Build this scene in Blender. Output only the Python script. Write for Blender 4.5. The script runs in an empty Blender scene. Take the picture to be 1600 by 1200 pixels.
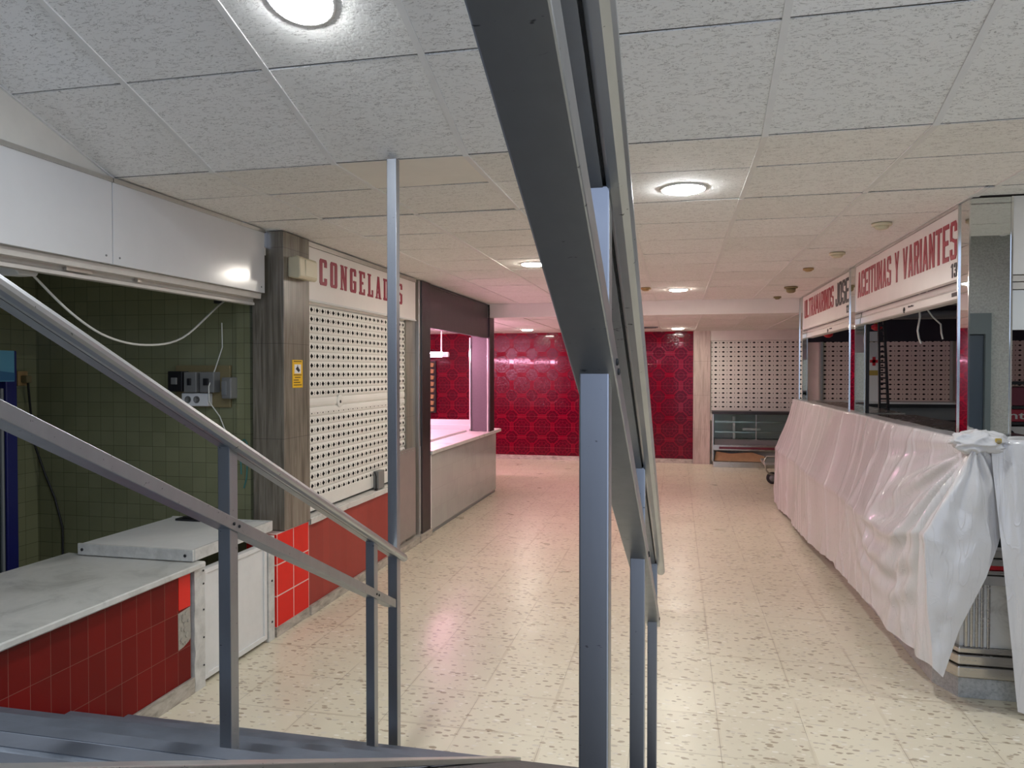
import bpy, bmesh, math, random
from math import sin, cos, tan, atan, pi, sqrt, atan2
from mathutils import Vector, Matrix, noise
random.seed(7)
SC = bpy.context.scene
COL = SC.collection

# ------------------------------------------------------------------ node helpers
class NT:
    def __init__(s, name):
        s.m = bpy.data.materials.new(name); s.m.use_nodes = True
        s.t = s.m.node_tree; s.t.nodes.clear()
        s.out = s.n('ShaderNodeOutputMaterial')
        s.p = s.n('ShaderNodeBsdfPrincipled')
        s.t.links.new(s.p.outputs[0], s.out.inputs[0])
        s._pos = None
    def n(s, typ, **kw):
        nd = s.t.nodes.new(typ)
        for k, v in kw.items(): setattr(nd, k, v)
        return nd
    def link(s, a, b): s.t.links.new(a, b)
    def put(s, sock, v):
        if isinstance(v, bpy.types.NodeSocket): s.link(v, sock)
        elif isinstance(v, (tuple, list)) and len(v) == 3 and sock.type == 'RGBA': sock.default_value = (*v, 1)
        else: sock.default_value = v
    def math(s, op, a, b=0.0, c=0.0):
        nd = s.n('ShaderNodeMath', operation=op)
        s.put(nd.inputs[0], a); s.put(nd.inputs[1], b); s.put(nd.inputs[2], c)
        return nd.outputs[0]
    def mix(s, f, a, b, mode='MIX'):
        nd = s.n('ShaderNodeMix', data_type='RGBA', blend_type=mode)
        s.put(nd.inputs[0], f); s.put(nd.inputs[6], a); s.put(nd.inputs[7], b)
        return nd.outputs[2]
    def pos(s):
        if s._pos is None:
            g = s.n('ShaderNodeNewGeometry'); sp = s.n('ShaderNodeSeparateXYZ')
            s.link(g.outputs['Position'], sp.inputs[0])
            s._pos = (sp.outputs[0], sp.outputs[1], sp.outputs[2], g.outputs['Position'], g)
        return s._pos
    def noise(s, scale=5, detail=3, rough=.55, stretch=None, dist=0.0):
        nd = s.n('ShaderNodeTexNoise'); v = s.pos()[3]
        if stretch:
            mp = s.n('ShaderNodeMapping'); mp.inputs['Scale'].default_value = stretch
            s.link(v, mp.inputs[0]); v = mp.outputs[0]
        s.link(v, nd.inputs['Vector'])
        nd.inputs['Scale'].default_value = scale; nd.inputs['Detail'].default_value = detail
        nd.inputs['Roughness'].default_value = rough; nd.inputs['Distortion'].default_value = dist
        return nd.outputs['Fac']
    def voro(s, scale, stretch=None, feature='F1', rnd=1.0):
        nd = s.n('ShaderNodeTexVoronoi', feature=feature); v = s.pos()[3]
        if stretch:
            mp = s.n('ShaderNodeMapping'); mp.inputs['Scale'].default_value = stretch
            s.link(v, mp.inputs[0]); v = mp.outputs[0]
        s.link(v, nd.inputs['Vector']); nd.inputs['Scale'].default_value = scale
        nd.inputs['Randomness'].default_value = rnd
        return nd
    def ramp(s, f, stops):
        nd = s.n('ShaderNodeValToRGB'); cr = nd.color_ramp
        while len(cr.elements) < len(stops): cr.elements.new(.5)
        for e, (p, c) in zip(cr.elements, stops):
            e.position = p; e.color = (*c, 1) if len(c) == 3 else c
        s.link(f, nd.inputs[0]); return nd.outputs[0]
    def step(s, f, lo, hi):
        nd = s.n('ShaderNodeMapRange'); nd.clamp = True
        s.put(nd.inputs[0], f); nd.inputs[1].default_value = lo; nd.inputs[2].default_value = hi
        return nd.outputs[0]
    def bump(s, h, strength=.3, dist=.002):
        b = s.n('ShaderNodeBump'); b.inputs['Strength'].default_value = strength
        b.inputs['Distance'].default_value = dist; s.put(b.inputs['Height'], h)
        s.link(b.outputs[0], s.p.inputs['Normal'])
    def set(s, color=None, rough=None, metal=None, spec=None, emit=None, estr=None, trans=None, ior=None, alpha=None, coat=None):
        i = s.p.inputs
        for k, v in (('Base Color', color), ('Roughness', rough), ('Metallic', metal), ('Specular IOR Level', spec),
                     ('Emission Color', emit), ('Emission Strength', estr), ('Transmission Weight', trans), ('IOR', ior), ('Alpha', alpha), ('Coat Weight', coat)):
            if v is not None: s.put(i[k], v)
        return s.m
    def grid(s, a, b, sa, sb, oa, ob, w):
        """mask that is 1 on the joints of a tile grid with pitch sa x sb, joint half width w (m); also cell id"""
        out = []
        ids = []
        for x, sx, o in ((a, sa, oa), (b, sb, ob)):
            t = s.math('DIVIDE', s.math('SUBTRACT', x, o), sx)
            fr = s.math('FRACT', t)
            d = s.math('MULTIPLY', s.math('MINIMUM', fr, s.math('SUBTRACT', 1.0, fr)), sx)
            out.append(s.math('LESS_THAN', d, w)); ids.append(s.math('FLOOR', t))
        return s.math('MAXIMUM', out[0], out[1]), ids
    def cellrand(s, ids):
        w = s.n('ShaderNodeTexWhiteNoise', noise_dimensions='2D'); c = s.n('ShaderNodeCombineXYZ')
        s.link(ids[0], c.inputs[0]); s.link(ids[1], c.inputs[1]); s.link(c.outputs[0], w.inputs[0])
        return w.outputs[0]

def plain(name, color, rough=.5, metal=0., spec=.5, dirt=0., nscale=6.):
    t = NT(name)
    if dirt:
        f = t.step(t.noise(nscale, 5, .65), .35, .75)
        color = t.mix(t.math('MULTIPLY', f, dirt), color, tuple(c * .45 for c in color))
    return t.set(color=color, rough=rough, metal=metal, spec=spec)

M = {}
def mk():
    # floor: cream terrazzo tiles 40 cm
    t = NT('terrazzo'); x, y, z, P, g = t.pos()
    j, ids = t.grid(x, y, .4, .4, -.2, 3.36, .0012)
    base = t.mix(t.noise(2.2, 3), (.76, .70, .54), (.66, .60, .46))
    base = t.mix(t.math('MULTIPLY', t.cellrand(ids), .3), base, (.56, .50, .38))
    v1 = t.voro(46, (.62, 1.2, .001)); w1 = t.n('ShaderNodeTexWhiteNoise'); t.link(v1.outputs['Color'], w1.inputs[0])
    chipc = t.ramp(w1.outputs[0], [(0, (.66, .60, .48)), (.3, (.86, .82, .72)), (.5, (.40, .33, .22)), (.66, (.50, .43, .31)), (.8, (.84, .80, .70)), (.92, (.30, .23, .15))])
    size = t.math('MULTIPLY', w1.outputs[0], .54)
    chip = t.math('LESS_THAN', v1.outputs['Distance'], size)
    base = t.mix(t.math('MULTIPLY', chip, .8), base, chipc)
    v2 = t.voro(15, (.7, 1.2, .001)); w2 = t.n('ShaderNodeTexWhiteNoise'); t.link(v2.outputs['Color'], w2.inputs[0])
    n2 = t.noise(60, 2)
    dk = t.math('MULTIPLY', t.math('LESS_THAN', t.math('ADD', v2.outputs['Distance'], t.math('MULTIPLY', n2, .16)), .16), t.math('GREATER_THAN', w2.outputs[0], .42))
    dkc = t.ramp(w2.outputs[0], [(.55, (.30, .20, .12)), (.72, (.09, .07, .05)), (.86, (.36, .26, .15)), (1, (.16, .14, .11))])
    base = t.mix(t.math('MULTIPLY', dk, .85), base, dkc)
    dirt = t.step(t.noise(.9, 5, .65), .5, .8)
    base = t.mix(t.math('MULTIPLY', dirt, .28), base, (.42, .34, .22))
    jw, _ = t.grid(x, y, .4, .4, -.2, 3.36, .010)
    base = t.mix(t.math('MULTIPLY', jw, t.math('MULTIPLY', t.step(t.noise(2.6, 3), .42, .62), .26)), base, (.40, .30, .18))
    base = t.mix(t.math('MULTIPLY', j, t.math('MULTIPLY', t.step(t.noise(1.9, 2), .40, .55), .75)), base, (.20, .15, .09))
    rg = t.math('ADD', .2, t.math('MULTIPLY', t.noise(3, 4), .22))
    t.bump(t.noise(5, 2), .05, .004)
    M['floor'] = t.set(color=base, rough=rg, spec=.45)
    # mineral fibre ceiling tile
    t = NT('ceiling_tile'); x, y, z, P, g = t.pos()
    rnd = g.outputs['Random Per Island']
    fis = t.noise(44, 3, .55, (.55, 1.7, 1.7), 1.8)
    fm = t.step(t.math('ABSOLUTE', t.math('SUBTRACT', fis, .60)), .028, .012)
    sp = t.step(t.noise(170, 2, .5), .68, .74)
    c = t.mix(rnd, (.86, .85, .82), (.80, .79, .75))
    c = t.mix(t.math('MULTIPLY', t.math('MAXIMUM', fm, t.math('MULTIPLY', sp, .6)), .68), c, (.28, .26, .23))
    t.bump(t.math('SUBTRACT', t.noise(90, 3), t.math('MULTIPLY', fm, 1.0)), .35, .004)
    M['ctile'] = t.set(color=c, rough=.9, spec=.2)
    M['ctile_smooth'] = plain('ceiling_tile_smooth', (.82, .79, .72), .8, dirt=.1)
    M['tbar'] = plain('ceiling_bar', (.76, .75, .72), .5, dirt=.15, nscale=9)
    M['tbar_shade'] = plain('ceiling_bar_shade', (.09, .085, .075), .8)  # cross bars coloured dark to paint the shadow gap at tile edges
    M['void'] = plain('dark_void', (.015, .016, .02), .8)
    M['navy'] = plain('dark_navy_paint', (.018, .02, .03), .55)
    M['plaster'] = plain('plaster_white', (.80, .77, .73), .75, dirt=.12, nscale=2.5)
    M['plaster_old'] = plain('plaster_stained', (.72, .69, .62), .8, dirt=.25, nscale=3)
    M['fascia'] = plain('fascia_laminate', (.64, .64, .635), .16, spec=.5, dirt=.1, nscale=3)
    M['signwhite'] = plain('sign_laminate', (.80, .77, .72), .3, dirt=.12, nscale=4)
    # decorated crimson wall tile
    t = NT('crimson_tile'); x, y, z, P, g = t.pos()
    def cell(ox, oz, pitch=.4):
        u = t.math('MULTIPLY', t.math('SUBTRACT', t.math('FRACT', t.math('DIVIDE', t.math('ADD', x, ox), pitch)), .5), pitch)
        v = t.math('MULTIPLY', t.math('SUBTRACT', t.math('FRACT', t.math('DIVIDE', t.math('ADD', z, oz), pitch)), .5), pitch)
        au, av = t.math('ABSOLUTE', u), t.math('ABSOLUTE', v)
        r = t.math('SQRT', t.math('ADD', t.math('MULTIPLY', u, u), t.math('MULTIPLY', v, v)))
        octa = t.math('MAXIMUM', t.math('MAXIMUM', au, av), t.math('MULTIPLY', t.math('ADD', au, av), .7071))
        return r, t.math('ARCTAN2', v, u), octa
    def band(q, c, w): return t.math('LESS_THAN', t.math('ABSOLUTE', t.math('SUBTRACT', q, c)), w)
    r, a, oc = cell(8.12 + .2, 8 - .23 + .2)        # large roundels
    r2, a2, oc2 = cell(8.12, 8 - .23)               # smaller roundels in between
    pa = t.math('MULTIPLY', t.math('COSINE', t.math('MULTIPLY', a, 8.0)), .012)
    A = t.math('LESS_THAN', oc, .158)
    la = t.math('MAXIMUM', band(oc, .172, .0045), t.math('MAXIMUM', band(t.math('ADD', r, pa), .118, .006), t.math('MAXIMUM', band(t.math('ADD', r, t.math('MULTIPLY', pa, -1.)), .062, .006), t.math('MULTIPLY', t.math('LESS_THAN', t.math('ABSOLUTE', t.math('SINE', t.math('MULTIPLY', a, 4.))), .10), t.math('LESS_THAN', r, .15)))))
    pb = t.math('MULTIPLY', t.math('COSINE', t.math('MULTIPLY', a2, 8.0)), .010)
    Bm = t.math('LESS_THAN', t.math('ADD', r2, pb), .112)
    lb = t.math('MAXIMUM', band(r2, .060, .004), band(r2, .132, .003))
    lace = t.step(t.noise(75, 2), .42, .58)
    dark = t.math('MAXIMUM', A, Bm)
    line = t.math('MAXIMUM', t.math('MULTIPLY', la, t.math('LESS_THAN', oc, .18)), lb)
    dark = t.math('MULTIPLY', dark, t.math('ADD', .72, t.math('MULTIPLY', lace, .28)))
    dark = t.math('MULTIPLY', dark, t.math('SUBTRACT', 1.0, t.math('MULTIPLY', line, .55)))
    c = t.mix(dark, (.185, .0006, .014), (.072, .0005, .010))
    c = t.mix(t.math('MULTIPLY', line, .30), c, (.30, .006, .03))
    j, ids = t.grid(x, z, .2, .2, -.12, .23, .0012)
    c = t.mix(t.math('MULTIPLY', t.cellrand(ids), .22), c, (.12, .002, .012))
    jz, _ = t.grid(x, z, 100., .2, 50, .23, .002)
    c = t.mix(t.math('MULTIPLY', jz, .35), c, (.40, .10, .12))
    t.bump(t.math('ADD', t.math('MULTIPLY', t.math('MAXIMUM', dark, line), .9), t.math('ADD', t.math('MULTIPLY', t.noise(9, 2), .35), t.math('MULTIPLY', jz, -.8))), .30, .004)
    M['crimson'] = t.set(color=c, rough=.05, spec=.2)
    # brown grey vein marble with vertical veins
    def marble(name, c1, c2, c3, st, rough=.25):
        t = NT(name)
        f = t.noise(1.0, 6, .6, st, .5)
        f2 = t.noise(3.0, 4, .6, (2, 2, .6))
        c = t.ramp(f, [(.25, c3), (.42, c1), (.55, c2), (.62, c1), (.75, c3)])
        c = t.mix(t.math('MULTIPLY', t.step(f2, .45, .7), .45), c, c3)
        z = t.pos()[2]
        j, _ = t.grid(z, z, .62, .62, .02, .02, .0015)
        c = t.mix(t.math('MULTIPLY', j, .6), c, (.05, .045, .04))
        M[name] = t.set(color=c, rough=rough, spec=.5)
    marble('marble_column', (.165, .142, .108), (.25, .22, .175), (.085, .075, .058), (26, 26, 1.3))
    marble('marble_far', (.42, .345, .29), (.52, .44, .38), (.32, .26, .22), (22, 22, 1.5), .35)
    marble('marble_dark', (.20, .19, .155), (.27, .25, .20), (.11, .10, .085), (24, 24, 1.2), .3)
    t = NT('marble_base'); f = t.noise(9, 5, .65, (1, 1, 3), .5)
    M['marble_base'] = t.set(color=t.ramp(f, [(.3, (.22, .20, .17)), (.5, (.42, .38, .32)), (.7, (.55, .51, .45))]), rough=.4)
    t = NT('marble_white'); f = t.noise(5, 6, .65, None, 1.0)
    M['marble_white'] = t.set(color=t.ramp(f, [(.3, (.40, .39, .36)), (.45, (.64, .63, .59)), (.7, (.72, .71, .67))]), rough=.35)
    t = NT('marble_worn'); f = t.noise(4, 6, .7, None, .8); f2 = t.step(t.noise(1.7, 4), .45, .7)
    c = t.ramp(f, [(.3, (.38, .38, .35)), (.5, (.58, .58, .54)), (.7, (.66, .65, .61))])
    M['marble_worn'] = t.set(color=t.mix(t.math('MULTIPLY', f2, .4), c, (.38, .36, .31)), rough=.3)
    # ceramic tiles
    def ceramic(name, axes, sa, sb, oa, ob, w, c1, c2, grout, rough=.15, bump=.3):
        t = NT(name); p = t.pos()
        j, ids = t.grid(p[axes[0]], p[axes[1]], sa, sb, oa, ob, w)
        c = t.mix(t.cellrand(ids), c1, c2)
        d = t.step(t.noise(3, 5, .65), .5, .8)
        c = t.mix(t.math('MULTIPLY', d, .3), c, tuple(v * .5 for v in c1))
        c = t.mix(j, c, grout)
        t.bump(t.math('ADD', t.math('MULTIPLY', j, -1.0), t.math('MULTIPLY', t.noise(14, 2), .25)), bump, .002)
        M[name] = t.set(color=c, rough=rough, spec=.16 if 'red' in name else .5)
    ceramic('green_x', (0, 2), .103, .1, -4.425, .485, .0013, (.27, .275, .155), (.235, .24, .13), (.11, .105, .06))
    ceramic('green_y', (1, 2), .103, .1, 4.4, .485, .0013, (.27, .275, .155), (.235, .24, .13), (.11, .105, .06))
    ceramic('red_old', (1, 2), .0985, .195, 2.324, .065, .001, (.20, .0055, .005), (.15, .0045, .004), (.24, .11, .08), .30)
    ceramic('red_bright', (1, 2), .208, .2, 4.27, .06, .004, (.80, .022, .014), (.74, .018, .012), (.75, .55, .50), .3, .4)
    ceramic('red_brick', (1, 2), .098, .6, 4.72, .05, .001, (.37, .055, .042), (.33, .045, .035), (.24, .06, .05), .35)
    ceramic('white_glazed', (1, 2), .2, .2, 7.28, .05, .0012, (.44, .45, .42), (.41, .42, .395), (.36, .36, .34), .12)
    M['red_loose'] = plain('red_tile_new', (.80, .025, .016), .3, spec=.3)
    M['mortar'] = plain('mortar', (.42, .39, .33), .9, dirt=.5, nscale=30)
    # metal
    def metal(name, c, rough, st=(4, 4, 60), amt=.15, wear=0.):
        t = NT(name)
        n = t.noise(3, 4, .6, st)
        cc = t.mix(t.math('MULTIPLY', t.step(n, .35, .7), amt), c, tuple(v * .6 for v in c))
        if wear:
            s = t.step(t.noise(45, 3, .7, (.6, 1.6, 1.6)), .675, .71)
            cc = t.mix(t.math('MULTIPLY', s, wear), cc, (.03, .03, .03))
        M[name] = t.set(color=cc, rough=t.math('ADD', rough, t.math('MULTIPLY', n, .12)), metal=1.0)
    metal('steel_rail', (.38, .395, .42), .30, (6, 6, 1.5), .25, .7)
    metal('steel_hand', (.50, .51, .52), .30, (8, 2, 2), .3, .85)
    metal('aluminium', (.62, .61, .58), .28, (5, 5, 1), .2)
    metal('chrome', (.75, .75, .74), .07, (2, 2, 2), .05)
    t = NT('mirror'); M['mirror'] = t.set(color=(.70, .73, .72), rough=.012, metal=1.0)
    metal('stainless', (.55, .53, .50), .2, (3, 3, 30), .2)
    metal('bronze', (.13, .115, .12), .42, (3, 40, 3), .2)
    metal('bronze_dark', (.085, .08, .085), .35, (3, 3, 3), .2)
    M['tread'] = None
    t = NT('slate_tread'); f = t.noise(2.5, 6, .7, (1, 5, 5), .4)
    c = t.ramp(f, [(.3, (.10, .115, .145)), (.5, (.19, .22, .265)), (.66, (.36, .40, .46))])
    t.bump(t.noise(70, 3), .25, .003)
    M['nosing'] = plain('stair_nosing', (.12, .135, .165), .42, dirt=.6, nscale=5)
    M['tread'] = t.set(color=c, rough=t.math('ADD', .32, t.math('MULTIPLY', f, .3)), spec=.5)
    t = NT('ribbed_rubber'); x, y, z, P, g = t.pos()
    rb = t.math('SINE', t.math('MULTIPLY', x, 420.0))
    t.bump(rb, .8, .004)
    M['rubber_rib'] = t.set(color=(.07, .07, .072), rough=.6)
    M['black'] = plain('black_plastic', (.012, .012, .013), .45)
    M['rubber'] = plain('rubber', (.02, .02, .021), .7)
    # perforated slat shutter
    def shutter(name, ax, period, row, oa, oz, holes=None, col=(.82, .81, .75), dx=.0225, dz=.0190, sl=.0042, rbs=.45):
        t = NT(name); p = t.pos()
        u = t.math('FRACT', t.math('DIVIDE', t.math('SUBTRACT', p[ax], oa), period))
        v = t.math('SUBTRACT', t.math('FRACT', t.math('DIVIDE', t.math('SUBTRACT', p[2], oz), row)), .5)
        du = t.math('MULTIPLY', t.math('ABSOLUTE', t.math('SUBTRACT', u, .5)), period)
        dv = t.math('MULTIPLY', t.math('ABSOLUTE', v), row)
        dia = t.math('LESS_THAN', t.math('ADD', t.math('DIVIDE', du, dx), t.math('DIVIDE', dv, dz)), 1.0)
        de = t.math('MULTIPLY', t.math('MINIMUM', u, t.math('SUBTRACT', 1.0, u)), period)
        slit = t.math('MULTIPLY', t.math('LESS_THAN', de, sl), t.math('LESS_THAN', dv, .012))
        h = t.math('MAXIMUM', dia, slit)
        for lo, hi in (holes or []):   # blank bands
            ok = t.math('MAXIMUM', t.math('LESS_THAN', p[2], lo), t.math('GREATER_THAN', p[2], hi))
            h = t.math('MULTIPLY', h, ok)
        rib = t.math('GREATER_THAN', t.math('ABSOLUTE', v), .46)
        c = t.mix(t.math('MULTIPLY', t.step(t.noise(3, 4), .4, .8), .18), col, tuple(k * .7 for k in col))
        c = t.mix(t.math('MULTIPLY', rib, rbs), c, (.25, .24, .2))
        c = t.mix(h, c, (.008, .008, .008))
        M[name] = t.set(color=c, rough=t.math('ADD', .35, t.math('MULTIPLY', h, .4)), spec=t.math('SUBTRACT', .5, t.math('MULTIPLY', h, .45)))
    shutter('shutter_y', 1, .0862, .0665, 4.72, .71, [(.70, .80), (1.40, 1.53)])
    shutter('shutter_x', 0, .133, .083, .63, .93, [(.80, 1.01)], (.70, .68, .61), .030, .0175, .0055, .2)
    M['shutter_plain'] = plain('shutter_paint', (.80, .79, .73), .35, dirt=.15)
    M['shutter_rail'] = plain('shutter_rail_paint', (.62, .58, .52), .35, dirt=.2, nscale=12)
    M['letters_red'] = plain('letter_red', (.30, .018, .045), .4)
    M['letters_red2'] = plain('letter_red_bright', (.33, .014, .03), .4)
    M['letters_black'] = plain('letter_black', (.012, .012, .016), .4)
    M['white_wood'] = plain('white_painted_wood', (.74, .74, .72), .4, dirt=.15, nscale=9)
    M['white_wood_worn'] = plain('white_painted_wood_worn', (.66, .65, .61), .5, dirt=.6, nscale=14)
    t = NT('lamp_glow'); M['lamp'] = t.set(color=(1, 1, 1), emit=(.93, .97, 1.0), estr=190.)
    t = NT('lamp_glow_far'); M['lamp_far'] = t.set(color=(1, 1, 1), emit=(1.0, .93, .82), estr=170.)
    t = NT('tube_glow'); M['tube'] = t.set(color=(1, 1, 1), emit=(1.0, .44, .66), estr=115.)
    M['white_plastic'] = plain('white_plastic', (.82, .82, .80), .35)
    M['cream_plastic'] = plain('cream_plastic', (.66, .60, .42), .4, dirt=.15)
    M['grey_plastic'] = plain('grey_plastic', (.20, .20, .19), .5)
    M['board'] = plain('brown_board', (.26, .21, .10), .6, dirt=.3)
    M['yellow'] = plain('yellow_sticker', (.85, .50, .01), .4)
    M['ink'] = plain('ink', (.10, .06, .01), .6)
    M['fridge_blue'] = plain('fridge_blue', (.012, .015, .10), .3)
    M['sky_print'] = plain('header_print', (.10, .30, .42), .4)
    M['mount_print'] = plain('header_print_dark', (.03, .12, .24), .4)
    t = NT('glass'); M['glass'] = t.set(color=(.80, .92, .90), rough=.02, trans=1.0, ior=1.25)
    M['darkglass'] = plain('dark_glass', (.02, .026, .028), .05, spec=.6)
    M['gate'] = plain('gate_metal', (.33, .29, .27), .35, metal=.3, dirt=.25)
    M['cardboard'] = plain('cardboard', (.46, .30, .16), .8, dirt=.4, nscale=9)
    M['maroon'] = plain('maroon_strip', (.14, .02, .035), .35)
    M['cool_grey'] = plain('cool_grey', (.20, .21, .21), .4)
    M['white_enamel'] = plain('white_enamel', (.70, .71, .69), .25)
    M['crossred'] = plain('cross_red', (.55, .01, .02), .4)
    M['tan'] = plain('tan_wood', (.50, .32, .14), .5, dirt=.4, nscale=30)
    M['gold'] = plain('gold_paint', (.42, .30, .06), .35)
    M['crate_red'] = plain('crate_red', (.30, .015, .03), .4)
    M['crate_white'] = plain('crate_white', (.52, .50, .45), .6)
    M['teal'] = plain('teal_wire', (.06, .22, .20), .4)
    M['wire'] = plain('white_wire', (.70, .70, .64), .5)
    M['blackwire'] = plain('black_wire', (.015, .015, .015), .5)
    t = NT('granite'); f = t.noise(60, 4, .7); f2 = t.noise(2, 3)
    M['granite'] = t.set(color=t.mix(t.math('MULTIPLY', f2, .4), t.ramp(f, [(.3, (.30, .31, .30)), (.5, (.46, .47, .45)), (.7, (.56, .57, .55))]), (.33, .34, .33)), rough=.4)
    M['door_blue'] = plain('door_blue_grey', (.05, .07, .10), .45)
    M['door_frame'] = plain('door_frame_grey', (.13, .16, .17), .5)
    # polythene
    t = NT('polythene'); n = t.noise(26, 4, .6); st = t.noise(2.2, 3, .5, (2.4, 2.4, .8), .8)
    wl = t.noise(2.6, 2, .5, (3.2, 3.2, .55), 1.2)
    ln = t.step(t.math('ABSOLUTE', t.math('SUBTRACT', wl, .5)), .022, 0.)
    wl2 = t.noise(5.5, 2, .5, (1.6, 1.6, .9), 1.6)
    ln = t.math('ADD', ln, t.math('MULTIPLY', t.step(t.math('ABSOLUTE', t.math('SUBTRACT', wl2, .5)), .02, 0.), .25))
    t.bump(t.math('ADD', t.math('MULTIPLY', st, .8), t.math('ADD', t.math('MULTIPLY', n, .14), t.math('MULTIPLY', ln, .42))), .34, .012)
    tr = t.n('ShaderNodeBsdfTranslucent'); tr.inputs[0].default_value = (.85, .85, .85, 1)
    c = t.mix(t.math('MULTIPLY', t.step(t.noise(7, 5, .7), .66, .76), .25), (.70, .69, .69), (.40, .37, .33))
    m = t.set(color=c, rough=.15, spec=.55)
    mx = t.n('ShaderNodeMixShader'); mx.inputs[0].default_value = .12
    t.link(t.p.outputs[0], mx.inputs[1]); t.link(tr.outputs[0], mx.inputs[2]); t.link(mx.outputs[0], t.out.inputs[0])
    M['poly'] = m
mk()

# ------------------------------------------------------------------ mesh helpers
SPLIT = {'fine_print', 'guide', 'side_post', 'maker_mark', 'latch', 'screw', 'bolt', 'rivet', 'door_trim', 'rail', 'rung', 'fluted_post', 'slat', 'shelf', 'shelf_rail', 'price_stand', 'upright', 'corner_strip', 'slot_rail', 'edge_strip', 'hasp', 'moulding', 'worktop', 'tray', 'card_edge'}
class MB:
    def __init__(s): s.v = []; s.f = []; s.mi = []; s.sm = []
    def add(s, vs, fs, mi=0, smooth=False):
        b = len(s.v); s.v += [tuple(p) for p in vs]
        for f in fs: s.f.append(tuple(b + i for i in f)); s.mi.append(mi); s.sm.append(smooth)
        return s
    def box(s, x0, x1, y0, y1, z0, z1, mi=0):
        vs = [(x, y, z) for z in (z0, z1) for y in (y0, y1) for x in (x0, x1)]
        return s.add(vs, [(0, 2, 3, 1), (4, 5, 7, 6), (0, 1, 5, 4), (2, 6, 7, 3), (0, 4, 6, 2), (1, 3, 7, 5)], mi)
    def hexa(s, a, b, mi=0):
        """two quads (4 pts each, same winding) joined into a closed solid"""
        return s.add(list(a) + list(b), [(3, 2, 1, 0), (4, 5, 6, 7), (0, 1, 5, 4), (1, 2, 6, 5), (2, 3, 7, 6), (3, 0, 4, 7)], mi)
    def prism(s, poly, lo, hi, axis=2, mi=0):
        """polygon in the two other axes extruded along axis"""
        def P(a, b, c):
            return (c, a, b) if axis == 0 else ((a, c, b) if axis == 1 else (a, b, c))
        n = len(poly)
        vs = [P(a, b, lo) for a, b in poly] + [P(a, b, hi) for a, b in poly]
        fs = [tuple(range(n))[::-1], tuple(range(n, 2 * n))] + [(i, (i + 1) % n, n + (i + 1) % n, n + i) for i in range(n)]
        return s.add(vs, fs, mi)
    def bar(s, p, q, w, h, upv=(0, 0, 1), mi=0):
        p, q = Vector(p), Vector(q); d = (q - p).normalized()
        r = d.cross(Vector(upv)).normalized(); u = r.cross(d)
        o = [r * a + u * b for a, b in ((-w / 2, -h / 2), (w / 2, -h / 2), (w / 2, h / 2), (-w / 2, h / 2))]
        return s.hexa([p + k for k in o], [q + k for k in o], mi)
    def loft(s, pts, prof, xdir=(1, 0, 0), mi=0):
        """profile (a,b) swept straight from pts[0] to pts[1]; a along xdir, b along z"""
        X = Vector(xdir); n = len(prof); vs = []
        for p in pts:
            p = Vector(p); vs += [p + X * a + Vector((0, 0, b)) for a, b in prof]
        return s.add(vs, [tuple(range(n))[::-1], tuple(range(n, 2 * n))] + [(i, (i + 1) % n, n + (i + 1) % n, n + i) for i in range(n)], mi)
    def tube(s, pts, r, seg=8, mi=0):
        pts = [Vector(p) for p in pts]; n = len(pts); vs = []; fs = []; pr = None
        for i, p in enumerate(pts):
            d = (pts[min(i + 1, n - 1)] - pts[max(i - 1, 0)]).normalized()
            if pr is None:
                a = Vector((0, 0, 1)) if abs(d.z) < .9 else Vector((1, 0, 0)); pr = d.cross(a).normalized()
            else: pr = (pr - d * pr.dot(d)).normalized()
            u = d.cross(pr)
            vs += [p + (pr * cos(2 * pi * k / seg) + u * sin(2 * pi * k / seg)) * r for k in range(seg)]
        for i in range(n - 1):
            for k in range(seg):
                fs.append((i * seg + k, i * seg + (k + 1) % seg, (i + 1) * seg + (k + 1) % seg, (i + 1) * seg + k))
        s.add(vs, fs, mi, True)
        s.add([vs[k] for k in range(seg)], [tuple(range(seg))[::-1]], mi)
        return s.add([vs[(n - 1) * seg + k] for k in range(seg)], [tuple(range(seg))], mi)
    def lathe(s, c, prof, axis=2, seg=28, mi=0):
        c = Vector(c); vs = []; fs = []; n = len(prof)
        for r, h in prof:
            for k in range(seg):
                a = 2 * pi * k / seg; e = (cos(a) * r, sin(a) * r)
                o = (e[0], e[1], h) if axis == 2 else ((h, e[0], e[1]) if axis == 0 else (e[0], h, e[1]))
                vs.append(c + Vector(o))
        for i in range(n - 1):
            for k in range(seg):
                fs.append((i * seg + k, i * seg + (k + 1) % seg, (i + 1) * seg + (k + 1) % seg, (i + 1) * seg + k))
        fs.append(tuple(range(seg))[::-1]); fs.append(tuple(range((n - 1) * seg, n * seg)))
        return s.add(vs, fs, mi, True)
    def gridf(s, fn, nu, nv, mi=0, smooth=True):
        vs = [fn(i / nu, j / nv) for i in range(nu + 1) for j in range(nv + 1)]
        fs = [(i * (nv + 1) + j, (i + 1) * (nv + 1) + j, (i + 1) * (nv + 1) + j + 1, i * (nv + 1) + j + 1) for i in range(nu) for j in range(nv)]
        return s.add(vs, fs, mi, smooth)
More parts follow.
